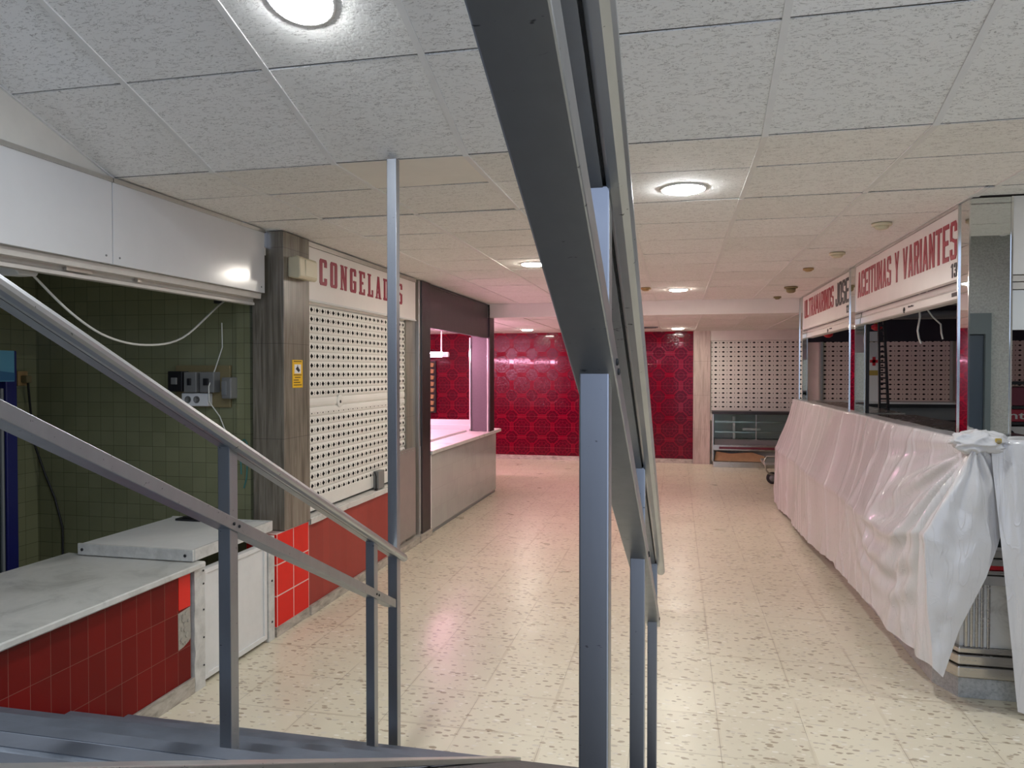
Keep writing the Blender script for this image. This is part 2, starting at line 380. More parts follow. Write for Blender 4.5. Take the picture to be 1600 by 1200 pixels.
    def islands(s):
        par = list(range(len(s.v)))
        def fd(i):
            while par[i] != i: par[i] = par[par[i]]; i = par[i]
            return i
        key = {}
        for i, p in enumerate(s.v):
            k = tuple(round(c, 5) for c in p)
            if k in key: par[fd(i)] = fd(key[k])
            else: key[k] = i
        for f in s.f:
            for i in f[1:]: par[fd(i)] = fd(f[0])
        out = {}
        for f, m, sm in zip(s.f, s.mi, s.sm): out.setdefault(fd(f[0]), []).append((f, m, sm))
        res = []
        for fs in out.values():
            q = MB(); mp = {}
            for f, m, sm in fs:
                for i in f:
                    if i not in mp: mp[i] = len(q.v); q.v.append(s.v[i])
                q.f.append(tuple(mp[i] for i in f)); q.mi.append(m); q.sm.append(sm)
            res.append(q)
        return res
    def build(s, name, mats, parent=None, bevel=0., kind=None, fixn=True):
        if name in SPLIT and parent is not None:
            pcs = s.islands()
            if len(pcs) > 1:
                for q in pcs: o = q.build(name, mats, parent, bevel, kind, fixn)
                return o
        if not isinstance(mats, (list, tuple)): mats = [mats]
        if parent is not None: org = Vector(parent['_o'])
        else:
            xs, ys, zs = zip(*s.v); org = Vector(((min(xs) + max(xs)) / 2, (min(ys) + max(ys)) / 2, min(zs)))
        me = bpy.data.meshes.new(name)
        me.from_pydata([Vector(p) - org for p in s.v], [], s.f)
        for m in mats: me.materials.append(M[m] if isinstance(m, str) else m)
        me.polygons.foreach_set('material_index', s.mi); me.polygons.foreach_set('use_smooth', s.sm)
        if fixn:
            bm = bmesh.new(); bm.from_mesh(me); bmesh.ops.recalc_face_normals(bm, faces=bm.faces); bm.to_mesh(me); bm.free()
        me.update()
        o = bpy.data.objects.new(name, me); COL.objects.link(o)
        if parent is not None:
            o.parent = parent
            # parent may itself be a mesh part placed at the thing's origin
        else: o.location = org
        o['_o'] = tuple(org)
        if bevel:
            b = o.modifiers.new('edge', 'BEVEL'); b.width = bevel; b.segments = 2; b.limit_method = 'ANGLE'; b.angle_limit = .6
        if kind: o['kind'] = kind
        return o
def thing(name, label, cat, loc, group=None):
    o = bpy.data.objects.new(name, None); COL.objects.link(o); o.location = loc; o.empty_display_size = .1
    o['_o'] = tuple(loc); o['label'] = label; o['category'] = cat
    if group: o['group'] = group
    return o
def tag(o, label, cat, group=None):
    o['label'] = label; o['category'] = cat
    if group: o['group'] = group
    return o
def struct(name, mb, mat, bevel=0.): return mb.build(name, mat, None, bevel, 'structure')
def B(*a, mi=0): return MB().box(*a, mi=mi)

def RR(a, b, c, d): return [(a, c), (b, c), (b, d), (a, d)]
BL = {
 'A': [[(0, 0), (.30, 0), (.60, 1), (.36, 1)], [(.70, 0), (1, 0), (.64, 1), (.40, 1)], RR(.24, .76, .20, .32)],
 'C': [[(0, .10), (.14, 0), (.32, 0), (.32, 1), (.14, 1), (0, .90)], [(.32, .87), (.32, 1), (.86, 1), (1, .90), (1, .87)], [(.32, 0), (.86, 0), (1, .10), (1, .13), (.32, .13)], RR(.68, 1, .66, .88), RR(.68, 1, .12, .34)],
 'E': [RR(0, .33, 0, 1), RR(.33, 1, .87, 1), RR(.33, 1, 0, .13), RR(.33, .88, .44, .57)],
 'I': [RR(0, 1, 0, 1)],
 'T': [RR(.33, .67, 0, .87), RR(0, 1, .87, 1)],
 'U': [RR(0, .32, .10, 1), RR(.68, 1, .10, 1), [(.14, 0), (.86, 0), (1, .10), (1, .13), (0, .13), (0, .10)]],
 'N': [RR(0, .29, 0, 1), RR(.71, 1, 0, 1), [(.05, 1), (.32, 1), (.95, 0), (.68, 0)]],
 'S': [RR(0, .32, .50, .92), RR(.68, 1, .08, .50), [(0, .88), (1, .88), (.86, 1), (.14, 1)], [(.14, 0), (.86, 0), (1, .12), (0, .12)], [(0, .54), (.32, .58), (1, .46), (.68, .42)], RR(.68, 1, .72, .90), RR(0, .32, .10, .28)],
 'Y': [RR(.34, .66, 0, .46), [(.34, .40), (.56, .40), (.28, 1), (0, 1)], [(.44, .40), (.66, .40), (1, 1), (.72, 1)]],
 'V': [[(.34, 0), (.62, 0), (.28, 1), (0, 1)], [(.38, 0), (.66, 0), (1, 1), (.72, 1)]],
 'R': [RR(0, .32, 0, 1), RR(.32, .86, .88, 1), RR(.32, .86, .44, .56), [(.68, .50), (.86, .46), (1, .56), (1, .88), (.86, 1), (.68, .94)], [(.46, .46), (.76, .46), (1, 0), (.68, 0)]],
 'L': [RR(0, .34, 0, 1), RR(.34, 1, 0, .13)],
 'M': [RR(0, .25, 0, 1), RR(.75, 1, 0, 1), [(.04, 1), (.28, 1), (.60, .25), (.40, .25)], [(.72, 1), (.96, 1), (.60, .25), (.40, .25)]],
 'O': [[(0, .10), (.14, 0), (.32, 0), (.32, 1), (.14, 1), (0, .90)], [(.68, 0), (.86, 0), (1, .10), (1, .90), (.86, 1), (.68, 1)], RR(.32, .68, .87, 1), RR(.32, .68, 0, .13)],
 'J': [RR(.66, 1, .10, 1), [(.14, 0), (.86, 0), (1, .10), (1, .13), (0, .13), (0, .10)], RR(0, .32, .10, .34)],
 '1': [RR(.42, .76, 0, 1), [(.10, .74), (.42, .80), (.42, 1), (.10, .84)]],
 '2': [RR(.66, 1, .46, .92), [(0, .88), (1, .88), (.86, 1), (.14, 1)], RR(0, .32, .68, .90), [(0, 0), (.38, 0), (1, .50), (.66, .54)], RR(0, 1, 0, .13)],
 '3': [RR(.66, 1, .54, .92), RR(.66, 1, .08, .46), [(0, .88), (1, .88), (.86, 1), (.14, 1)], [(.14, 0), (.86, 0), (1, .12), (0, .12)], RR(.34, .90, .44, .56), RR(0, .32, .70, .90), RR(0, .32, .10, .30)],
}
def letters(parent, txt, bbox, X, mat, part, depth=.003, gap=.24):
    """each painted character as its own part, on a wall facing -X, reading from bbox[0] to bbox[1] along Y"""
    a, b, z0, z1 = bbox; wd = [(.55 if c == ' ' else .36 if c == 'I' else 1.15 if c == 'M' else 1.) for c in txt]
    tot = sum(wd) + gap * (len(txt) - 1); u = (b - a) / tot; y = a
    for c, w in zip(txt, wd):
        if c != ' ':
            mb = MB()
            for i, poly in enumerate(BL[c]):
                mb.prism([(y + p * w * u, z0 + q * (z1 - z0)) for p, q in poly], X - depth - .0001 * i, X, 0)
            mb.build(part, mat, parent)
        y += (w + gap) * u
def text_mb(txt, bbox, plane, depth=.003, offset=.0):
    """lettering filled into bbox. plane: ('x', X, dir) wall facing +-X; bbox=(start, end, z0, z1) along Y."""
    cu = bpy.data.curves.new('t', 'FONT'); cu.body = txt; cu.extrude = .5; cu.offset = offset; cu.resolution_u = 6
    o = bpy.data.objects.new('t', cu); COL.objects.link(o)
    dg = bpy.context.evaluated_depsgraph_get(); me = bpy.data.meshes.new_from_object(o.evaluated_get(dg))
    bpy.data.objects.remove(o); bpy.data.curves.remove(cu)
    vs = [v.co.copy() for v in me.vertices]; fs = [tuple(p.vertices) for p in me.polygons]; bpy.data.meshes.remove(me)
    xa, xb = min(v.x for v in vs), max(v.x for v in vs); ya, yb = min(v.y for v in vs), max(v.y for v in vs)
    a, b, z0, z1 = bbox; ax, c, sgn = plane; out = []
    for v in vs:
        s = a + (b - a) * (v.x - xa) / (xb - xa); z = z0 + (z1 - z0) * (v.y - ya) / (yb - ya); d = c + sgn * (v.z + .5) * depth
        out.append((d, s, z) if ax == 'x' else (s, d, z))
    return MB().add(out, fs)

# ------------------------------------------------------------------ camera
f_px = 1156.; yaw = atan(257 / f_px); pit = atan(20 / f_px)
cam = bpy.data.cameras.new('camera'); cam.sensor_width = 36; cam.lens = 36 * f_px / 1600; cam.clip_start = .02
co = bpy.data.objects.new('camera', cam); COL.objects.link(co)
co.location = (0, 0, 1.7); co.rotation_euler = (pi / 2 - pit, 0, yaw); SC.camera = co

# ------------------------------------------------------------------ shell
ZC = 2.604; YB = 3.017; SL = .35
struct('floor', B(-5.6, 6.6, -4, 14.3, -.1, 0), 'floor')
def ceiling(xs, ss, place, blank=(), lowered=()):
    mb = MB()
    for i in range(len(xs) - 1):
        for j in range(len(ss) - 1):
            x0, x1, s0, s1 = xs[i] + .004, xs[i + 1] - .004, ss[j] + .0055, ss[j + 1] - .0055
            r = random.Random(i * 31 + j); up = [.004 + r.uniform(0, .004) for _ in range(4)]
            if (i, j) in lowered: up = [.004, .004, .075, .075]
            A = [place(x, s, u) for (x, s), u in zip(((x0, s0), (x1, s0), (x1, s1), (x0, s1)), up)]
            Bq = [place(x, s, u + .015) for (x, s), u in zip(((x0, s0), (x1, s0), (x1, s1), (x0, s1)), up)]
            mb.hexa(A, Bq, 1 if (i, j) in blank else 0)
    a, b = xs[0], xs[-1]; c, d = ss[0], ss[-1]
    for x in xs:
        mb.hexa([place(x + e, s, 0) for e, s in ((-.012, c), (.012, c), (.012, d), (-.012, d))], [place(x + e, s, .006) for e, s in ((-.012, c), (.012, c), (.012, d), (-.012, d))], 2)
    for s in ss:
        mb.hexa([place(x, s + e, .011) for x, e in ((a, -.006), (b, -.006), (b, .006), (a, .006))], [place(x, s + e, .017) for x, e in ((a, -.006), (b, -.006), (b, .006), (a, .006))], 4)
    mb.hexa([place(x, s, .1) for x, s in ((a, c), (b, c), (b, d), (a, d))], [place(x, s, .14) for x, s in ((a, c), (b, c), (b, d), (a, d))], 3)
    return mb
gx = [-2.6] + [-2.07 + .6 * k for k in range(12)]
ysf = [YB, 3.47] + [3.47 + .6 * k for k in range(1, 11)]
flat = lambda x, s, u: (x, s, ZC + u)
gx_l = [-2.6, -2.07, -1.47, -.87, -.27, .33, .93, 1.49]
CM = ['ctile', 'ctile_smooth', 'tbar', 'void', 'tbar_shade']
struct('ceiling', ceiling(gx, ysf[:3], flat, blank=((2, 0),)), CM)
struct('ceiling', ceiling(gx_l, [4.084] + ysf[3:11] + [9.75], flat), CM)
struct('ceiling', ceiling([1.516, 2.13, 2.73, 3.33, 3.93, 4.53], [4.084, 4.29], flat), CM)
ca = 1 / sqrt(1 + SL * SL); sa = SL * ca
slope = lambda x, s, u: (x, YB - s * ca - u * sa * 0, ZC + s * sa + u)
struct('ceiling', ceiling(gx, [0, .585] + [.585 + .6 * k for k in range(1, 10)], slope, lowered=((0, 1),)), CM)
flo = lambda x, s, u: (x, s, 2.43 + u)
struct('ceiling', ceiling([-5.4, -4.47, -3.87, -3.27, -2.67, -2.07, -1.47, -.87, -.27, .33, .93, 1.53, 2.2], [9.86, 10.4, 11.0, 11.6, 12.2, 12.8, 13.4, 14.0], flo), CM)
struct('wall_bulkhead', B(-5.4, 1.49, 9.75, 9.85, 2.425, 2.66), 'plaster')
struct('ceiling', B(-5.4, -2.55, 7.2, 9.75, 2.43, 2.5), 'plaster')      # butcher stall ceiling
struct('ceiling', B(-4.6, -2.6, -1, 4.5, 2.45, 2.5), 'plaster_old')     # dark stall ceiling
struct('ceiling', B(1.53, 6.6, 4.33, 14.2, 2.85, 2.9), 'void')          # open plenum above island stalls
struct('wall_back', B(-5.5, .30, 14.0, 14.15, .08, 2.6), 'crimson')
struct('baseboard_back', B(-5.5, .30, 13.98, 14.15, 0, .08), 'marble_base')
struct('wall_back_pilaster', B(.302, .60, 13.93, 14.15, 0, 2.6), 'marble_far')
struct('wall_back_fascia', B(.602, 2.2, 13.94, 14.15, 2.255, 2.6), 'plaster_old')
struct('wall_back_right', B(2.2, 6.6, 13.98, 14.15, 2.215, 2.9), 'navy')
struct('wall_back_low', B(.602, 6.6, 14.06, 14.2, 0, 2.25), 'plaster_old')
struct('wall_right', B(6.5, 6.6, -4, 14.1, 0, 4.9), 'plaster_old')
struct('wall_left_back', B(-5.5, -5.4, 7.15, 14.1, 0, 2.7), 'white_glazed')
# wall triangle over the left fascia under the sloping ceiling
struct('wall_left_upper', MB().prism([(YB, ZC), (-4, ZC), (-4, ZC + SL * (YB + 4) + .1), (YB, ZC + .1)], -2.75, -2.6, 0), 'plaster_old')
struct('wall_left_near', B(-4.6, -2.6, -4, -.6, 0, ZC), 'marble_dark')
# right hand wall beside the camera (seen in the mirrored pillar)
struct('wall_right_near', MB().box(1.9, 6.5, 1.2, 1.42, 0, 3.3), 'granite')
d = thing('door_1', 'blue grey door in the wall seen only in the mirrored pillar', 'door', (2.3, 1.43, 0)); d['kind'] = 'structure'
B(2.0, 2.595, 1.421, 1.44, 0, 2.02).build('door_leaf', 'door_blue', d, .004)
MB().box(1.94, 2.0, 1.421, 1.475, 0, 2.2).box(2.595, 2.64, 1.421, 1.475, 0, 2.2).box(2.0, 2.595, 1.421, 1.475, 2.02, 2.2).build('door_frame', 'door_frame', d)

# ------------------------------------------------------------------ stall on the left (open, green tiles)
struct('wall_stall_divider', B(-4.44, -2.76, 4.40, 4.52, 0, 2.45), 'green_x')
struct('wall_stall_strip', MB().box(-2.835, -2.735, 4.372, 4.40, 0, 2.2), 'green_x')
struct('wall_stall_back', B(-4.6, -4.44, -.6, 4.52, 0, 2.45), 'green_y')
struct('pillar_marble', B(-2.70, -2.475, 4.345, 4.69, .665, ZC), 'marble_column', .004)
pb = MB().box(-2.70, -2.487, 4.262, 4.69, .06, .66)
struct('pillar_base_tiles', pb, 'red_bright', .003)
struct('baseboard_pillar', B(-2.70, -2.482, 4.255, 4.69, 0, .06), 'marble_base')

for y0, y1, lab in ((2.985, 4.29, 'blank white fascia panel with bright lamp reflection beside brown marble column'),
                    (-.6, 2.98, 'blank white fascia panel at the left picture edge above the dark stall')):
    t = thing('fascia_panel', lab, 'fascia panel', (-2.58, (y0 + y1) / 2, 2.2))
    B(-2.60, -2.575, y0, y1, 2.2, ZC - .004).build('panel', 'fascia', t, .002)
    sm = MB()
    for yy in (y0 + .04, y1 - .04):
        sm.lathe((-2.575, yy, 2.235), [(.005, 0), (.005, .003), (.002, .004)], 0, 10)
    sm.build('screw', 'grey_plastic', t)
    B(-2.60, -2.568, y0, y1, ZC - .022, ZC - .001).build('top_trim', 'aluminium', t)
t = thing('rolled_shutter', 'rolled-up cream shutter whose bottom rail shows under the white fascia', 'shutter', (-2.66, 2.0, 2.13))
MB().prism([(-2.70, 2.19), (-2.70, 2.125), (-2.655, 2.125), (-2.655, 2.14), (-2.665, 2.15), (-2.665, 2.165), (-2.65, 2.172), (-2.65, 2.195)], -.6, 4.30, 1).build('bottom_rail', 'shutter_rail', t)
MB().prism([(-2.66, 2.199), (-2.64, 2.165), (-2.61, 2.165), (-2.605, 2.199)], -.6, 4.30, 1).build('guide_lip', 'shutter_rail', t)
lk = MB().box(-2.652, -2.640, 2.78, 2.93, 2.148, 2.166).box(-2.652, -2.638, 3.22, 3.25, 2.148, 2.170); lk.build('latch', 'aluminium', t)

t = tag(MB().prism([(2.655, 2.20), (2.81, 2.20), (2.81, 2.17), (2.785, 2.125), (2.69, 2.12), (2.668, 2.15)], -2.90, -2.80, 0).build('ceiling_lamp_box', 'white_plastic', None, .006), 'white wedge shaped fitting hanging at left end of drooping cable', 'lamp box')
kp = [(-2.85, 2.805, 2.14), (-2.859, 3.035, 1.982), (-2.869, 3.28, 1.878), (-2.881, 3.578, 1.846), (-2.894, 3.907, 1.90), (-2.909, 4.273, 2.115), (-2.913, 4.385, 2.175)]
pts = []
for i in range(len(kp) - 1):
    a, b, c, d = (Vector(kp[max(0, min(len(kp) - 1, i + q))]) for q in (-1, 0, 1, 2))
    for q in range(6):
        k = q / 6; pts.append(.5 * ((2 * b) + (c - a) * k + (2 * a - 5 * b + 4 * c - d) * k * k + (3 * b - a - 3 * c + d) * k ** 3))
pts.append(Vector(kp[-1]))
tag(MB().tube(pts, .006, 8).build('hanging_cable', 'wire'), 'thin white cable drooping across the green tiled stall', 'cable')

t = thing('electrical_board', 'brown board with old switch boxes and double socket on green tiles', 'electrical board', (-3.09, 4.40, 1.46))
B(-3.295, -2.885, 4.375, 4.399, 1.46, 1.74).build('back_board', 'board', t, .004)
for i, (x0, x1, z0, z1, mt) in enumerate(((-3.30, -3.19, 1.565, 1.70, 'black'), (-3.18, -3.085, 1.56, 1.695, 'grey_plastic'), (-3.06, -2.955, 1.56, 1.695, 'grey_plastic'))):
    b = B(x0, x1, 4.30, 4.375, z0, z1).build('switch_box', mt, t, .006)
    MB().box(x0 + .035, x1 - .035, 4.285, 4.30, (z0 + z1) / 2 - .02, (z0 + z1) / 2 + .025).build('switch', 'black' if mt != 'black' else 'grey_plastic', b, .003)
s = B(-3.215, -3.015, 4.325, 4.375, 1.468, 1.555).build('double_socket', 'white_plastic', t, .006)
s['label'] = 'white double socket'
for xx in (-3.165, -3.10):
    m = MB().lathe((xx, 4.3245, 1.512), [(.024, 0), (.024, -.002), (.019, -.002), (.019, -.0005)], 1, 20)
    m.box(xx - .012, xx - .008, 4.3215, 4.3235, 1.508, 1.516).box(xx + .008, xx + .012, 4.3215, 4.3235, 1.508, 1.516)
    m.build('socket_face', 'grey_plastic', s)
b = B(-2.90, -2.83, 4.30, 4.395, 1.52, 1.66).build('side_box', 'grey_plastic', t, .008)
MB().box(-2.895, -2.86, 4.292, 4.30, 1.545, 1.635).build('cover', 'cool_grey', b, .003)
pts = [(-2.94, 4.37, 2.02), (-2.95, 4.39, 1.86), (-2.975, 4.35, 1.72), (-2.985, 4.29, 1.60), (-2.99, 4.30, 1.50), (-2.96, 4.37, 1.40), (-2.93, 4.39, 1.30), (-2.93, 4.39, .80)]
tag(MB().tube(pts, .004, 6).build('cable_run', 'wire'), 'thin pale wire running down green tiles through the switch board', 'wire')
tag(MB().tube([(-2.80, 4.365, 1.02), (-2.805, 4.365, 1.20), (-2.795, 4.365, 1.24), (-2.775, 4.365, 1.25), (-2.757, 4.365, 1.23), (-2.755, 4.365, 1.10), (-2.76, 4.365, 1.0), (-2.78, 4.365, .93)], .005, 6).build('wire_loop', 'teal'), 'small teal wire loop on green tiles beside marble column', 'wire')
tag(MB().box(-3.0, -2.94, 4.37, 4.399, 2.15, 2.215).build('junction_box', 'black', None, .004), 'small dark box on green tiles at right end of drooping cable', 'junction box')

t = thing('glass_door_fridge', 'blue framed glass door fridge at left picture edge in green tiled stall', 'fridge', (-4.1, 3.3, 0))
MB().box(-4.42, -3.84, 2.95, 3.62, .02, 1.80).build('cabinet', 'fridge_blue', t, .01)
MB().box(-3.84, -3.80, 3.555, 3.63, .10, 1.82).box(-3.84, -3.80, 2.94, 3.01, .10, 1.82).box(-3.84, -3.80, 3.01, 3.555, .10, .17).build('door_frame', 'fridge_blue', t, .006)
B(-3.835, -3.815, 3.01, 3.555, .17, 1.60).build('door_glass', 'darkglass', t)
MB().box(-3.815, -3.80, 3.47, 3.50, .17, 1.60).box(-3.815, -3.80, 3.40, 3.415, .17, 1.60).box(-3.815, -3.803, 3.525, 3.54, .17, 1.60).build('door_trim', 'cool_grey', t)
h = MB().box(-3.84, -3.798, 3.01, 3.61, 1.64, 1.82); h = h.build('header_panel', 'sky_print', t)
MB().prism([(3.01, 1.645), (3.61, 1.645), (3.61, 1.69), (3.52, 1.70), (3.44, 1.73), (3.36, 1.70), (3.25, 1.74), (3.12, 1.70), (3.01, 1.72)], -3.798, -3.795, 0).build('mountain_print', 'mount_print', h)
t = thing('wall_socket', 'brown socket with dark plug on green back wall beside the fridge', 'socket', (-4.4, 4.2, 1.6))
B(-4.439, -4.41, 4.22, 4.30, 1.60, 1.70).build('socket_plate', 'tan', t, .004)
B(-4.41, -4.36, 4.24, 4.285, 1.62, 1.67).build('plug', 'board', t, .006)
pts = [(-4.37, 4.26, 1.62), (-4.40, 4.30, 1.50), (-4.42, 4.35, 1.2), (-4.36, 4.38, .98), (-4.28, 4.385, .8), (-4.22, 4.385, .60), (-4.22, 4.385, .05)]
tag(MB().tube(pts, .008, 6).build('power_cord', 'blackwire'), 'dark cord hanging down the green corner from brown socket', 'cord')

# low counter with old dark red tiles
t = thing('tiled_counter', 'low counter with dark red tiles and worn pale marble top', 'counter', (-2.8, 2.0, 0))
B(-2.66, -2.49, -.5, 3.41, .085, .655).build('tiled_front', 'red_old', t)
B(-2.66, -2.475, -.5, 3.425, 0, .083).build('plinth', 'marble_base', t, .003)
def worn_edge(u, v):
    y = -.5 + 3.97 * u; x = [-2.445, -2.44, -2.44, -2.447][int(round(v * 3))]; z = [.658, .664, .684, .69][int(round(v * 3))]
    n = noise.noise((y * 9, z * 40, 1)) * .005
    return (x - abs(n), y, z)
mb = MB(); mb.box(-3.30, -2.447, -.5, 3.47, .658, .69); mb.gridf(worn_edge, 220, 3, smooth=False)
mb.build('worktop', 'marble_worn', t, fixn=False)
tl = MB().box(-2.49, -2.486, 3.312, 3.405, .47, .645).build('replacement_tile', 'red_loose', t, .001); tl['label'] = 'brighter red replacement tile'
mo = MB().prism([(3.31, .455), (3.405, .465), (3.41, .30), (3.39, .285), (3.35, .27), (3.312, .265)], -2.49, -2.4885, 0)
for k in range(14):
    yy, zz = random.uniform(3.32, 3.40), random.uniform(.28, .45); r = random.uniform(.008, .02)
    mo.prism([(yy + r * cos(a * 1.05) * random.uniform(.6, 1), zz + r * sin(a * 1.05) * random.uniform(.6, 1)) for a in range(6)], -2.4888, -2.486 + random.uniform(0, .003), 0)
mo = mo.build('broken_patch', 'mortar', t); mo['label'] = 'grey mortar where a tile has fallen off'
jb = MB()
def jamb(u, v):
    z = .67 * u; e = noise.noise((v * 5, z * 14, 3)) * .004
    y = [3.428, 3.428, 3.515, 3.515][int(round(v * 3))]; x = [-2.60, -2.478, -2.478, -2.60][int(round(v * 3))]
    return (x + e, y + e, z)
jb.gridf(jamb, 60, 3, smooth=False); jb.box(-2.595, -2.485, 3.435, 3.51, 0, .665)
jb.build('end_jamb', 'white_wood_worn', t, fixn=False)
sc_ = MB()
for zz in (.12, .27, .42, .56, .63): sc_.lathe((-2.476, 3.50, zz), [(.005, 0), (.005, .003), (.002, .0035)], 0, 10)
sc_.build('screw', 'black', t)

t = thing('hatch_door', 'low white wooden hatch door between red tiled counter and red pillar base', 'hatch door', (-2.5, 3.85, 0))
B(-2.535, -2.50, 3.53, 4.155, .025, .625).build('door_panel', 'white_wood', t, .003)
mm = MB()
for a in ((3.53, 4.155, .025, .055), (3.53, 4.155, .60, .625), (3.53, 3.56, .055, .60), (4.125, 4.155, .055, .60)): mm.box(-2.50, -2.49, *a)
mm.build('moulding', 'white_wood', t, .002)
B(-2.56, -2.484, 4.165, 4.235, 0, .66).build('hinge_jamb', 'white_wood_worn', t, .003)
hs = MB()
for zz in (.12, .38, .60): hs.lathe((-2.483, 4.20, zz), [(.007, 0), (.007, .003), (.003, .004)], 0, 10)
hs.build('screw', 'black', t)
t = thing('hatch_lid', 'white painted lift-up counter flap lying above the low hatch door', 'counter flap', (-2.85, 3.85, .70))
MB().box(-3.20, -2.50, 3.44, 4.20, .712, .752).build('flap_board', 'white_wood', t, .004)
MB().box(-3.20, -2.485, 3.425, 3.44, .695, .757).box(-3.20, -2.485, 4.20, 4.215, .695, .757).box(-2.50, -2.482, 3.44, 4.20, .695, .757).build('edge_strip', 'white_wood_worn', t, .002)
MB().box(-3.10, -2.92, 4.10, 4.16, .752, .766).box(-3.06, -2.96, 4.115, 4.145, .766, .778).build('handle', 'black', t, .003)
hb = MB()
for xx in (-3.17, -2.53): hb.lathe((xx, 3.424, .725), [(.008, 0), (.008, -.004), (.004, -.006)], 1, 10)
hb.build('bolt', 'black', t)

# security things on the marble column
t = thing('alarm_siren', 'cream alarm siren box on brown marble column beside red lettered sign', 'alarm box', (-2.44, 4.52, 2.31))
MB().prism([(-2.475, 2.315), (-2.40, 2.305), (-2.385, 2.32), (-2.39, 2.44), (-2.405, 2.452), (-2.475, 2.445)], 4.40, 4.64, 1).build('housing', 'cream_plastic', t, .008)
MB().box(-2.392, -2.383, 4.47, 4.63, 2.325, 2.435).build('front_plate', 'cream_plastic', t, .004)
MB().lathe((-2.44, 4.642, 2.375), [(.022, 0), (.022, .018), (.014, .022)], 1, 16).build('strobe', 'board', t)
t = thing('camera_warning_sticker', 'yellow surveillance warning sticker on brown marble column', 'sticker', (-2.474, 4.52, 1.59))
B(-2.4745, -2.472, 4.45, 4.585, 1.59, 1.775).build('sheet', 'yellow', t)
B(-2.472, -2.4712, 4.475, 4.56, 1.685, 1.745).build('white_square', 'white_plastic', t)
ic = MB().prism([(4.49, 1.715), (4.515, 1.735), (4.548, 1.706), (4.53, 1.692)], -2.4712, -2.4706, 0).box(-2.4712, -2.4706, 4.512, 4.518, 1.73, 1.742)
ic.build('camera_icon', 'letters_black', t)
li = MB()
for zz, a, b in ((1.762, 4.465, 4.57), (1.672, 4.465, 4.57), (1.655, 4.48, 4.555), (1.638, 4.465, 4.53), (1.622, 4.465, 4.55), (1.605, 4.465, 4.57)): li.box(-2.472, -2.4714, a, b, zz, zz + .006)
li.build('fine_print', 'ink', t)

# ------------------------------------------------------------------ frozen food stall (closed)
struct('wall_left_congelados', B(-2.66, -2.60, 4.69, 7.2, .0, 2.2), 'void')
t = thing('shop_sign', 'white sign with red slab letters CONGELADOS above the closed left shutter', 'sign', (-2.49, 5.78, 2.19))
B(-2.58, -2.49, 4.695, 6.86, 2.195, 2.565).build('panel', 'signwhite', t, .003)
B(-2.58, -2.484, 4.695, 6.86, 2.566, 2.598).build('top_trim', 'aluminium', t)
B(-2.58, -2.482, 4.695, 6.86, 2.188, 2.20).build('bottom_trim', 'white_enamel', t)
def R(a, b, c, d): return [(a, c), (b, c), (b, d), (a, d)]
ST = .38
GL = {
 'C': [[(.0, .08), (.12, 0), (.38, 0), (.38, 1), (.12, 1), (0, .92)], [(.38, .87), (.88, .87), (1, .92), (.9, 1), (.38, 1)], [(.38, 0), (.9, 0), (1, .08), (.88, .13), (.38, .13)], R(.66, 1, .70, .92), R(.66, 1, .08, .28)],
 'O': [[(.0, .08), (.12, 0), (.38, 0), (.38, 1), (.12, 1), (0, .92)], [(.62, 0), (.88, 0), (1, .08), (1, .92), (.88, 1), (.62, 1)], R(.38, .62, .88, 1), R(.38, .62, 0, .12)],
 'N': [R(.08, .30, 0, 1), R(.74, .94, 0, 1), [(.08, 1), (.42, 1), (.94, 0), (.62, 0)], R(0, .40, 0, .07), R(.64, 1.04, .93, 1), R(0, .40, .93, 1)],
 'G': [[(.0, .08), (.12, 0), (.38, 0), (.38, 1), (.12, 1), (0, .92)], [(.38, .87), (.88, .87), (1, .92), (.9, 1), (.38, 1)], [(.38, 0), (.9, 0), (1, .08), (1, .13), (.38, .13)], R(.66, 1, .70, .92), R(.66, 1, .08, .46), R(.52, 1, .40, .50)],
 'E': [R(.10, .46, 0, 1), R(0, 1, .89, 1), R(0, 1, 0, .11), R(.46, .72, .45, .56), R(.78, 1, .74, 1), R(.78, 1, 0, .26)],
 'L': [R(.12, .48, 0, 1), R(0, 1, 0, .11), R(0, .60, .92, 1), R(.76, 1, 0, .32)],
 'A': [[(.06, 0), (.30, 0), (.54, 1), (.34, 1)], [(.62, 0), (.98, 0), (.66, 1), (.34, 1)], R(.25, .75, .24, .34), R(-.04, .40, 0, .07), R(.56, 1.06, 0, .07)],
 'D': [R(.08, .42, 0, 1), [(.66, 0), (.86, 0), (1, .10), (1, .90), (.86, 1), (.66, 1)], R(0, .86, .89, 1), R(0, .86, 0, .11)],
 'S': [R(0, .36, .52, .94), R(.64, 1, .06, .50), [(.08, .88), (.92, .88), (.92, 1), (.08, 1)], R(.08, .92, 0, .12), [(.0, .52), (.36, .58), (1, .48), (.64, .42)], R(.68, 1, .72, .94), R(0, .32, .06, .28)],
}
for k, ch in enumerate('CONGELADOS'):
    a = 4.868 + k * .1683; w = .112; lb = MB()
    for i, poly in enumerate(GL[ch]):
        lb.prism([(a + p * w, 2.318 + q * .188) for p, q in poly], -2.4905, -2.4868 + .0001 * i, 0)
    lb.build('letter', 'letters_red', t)
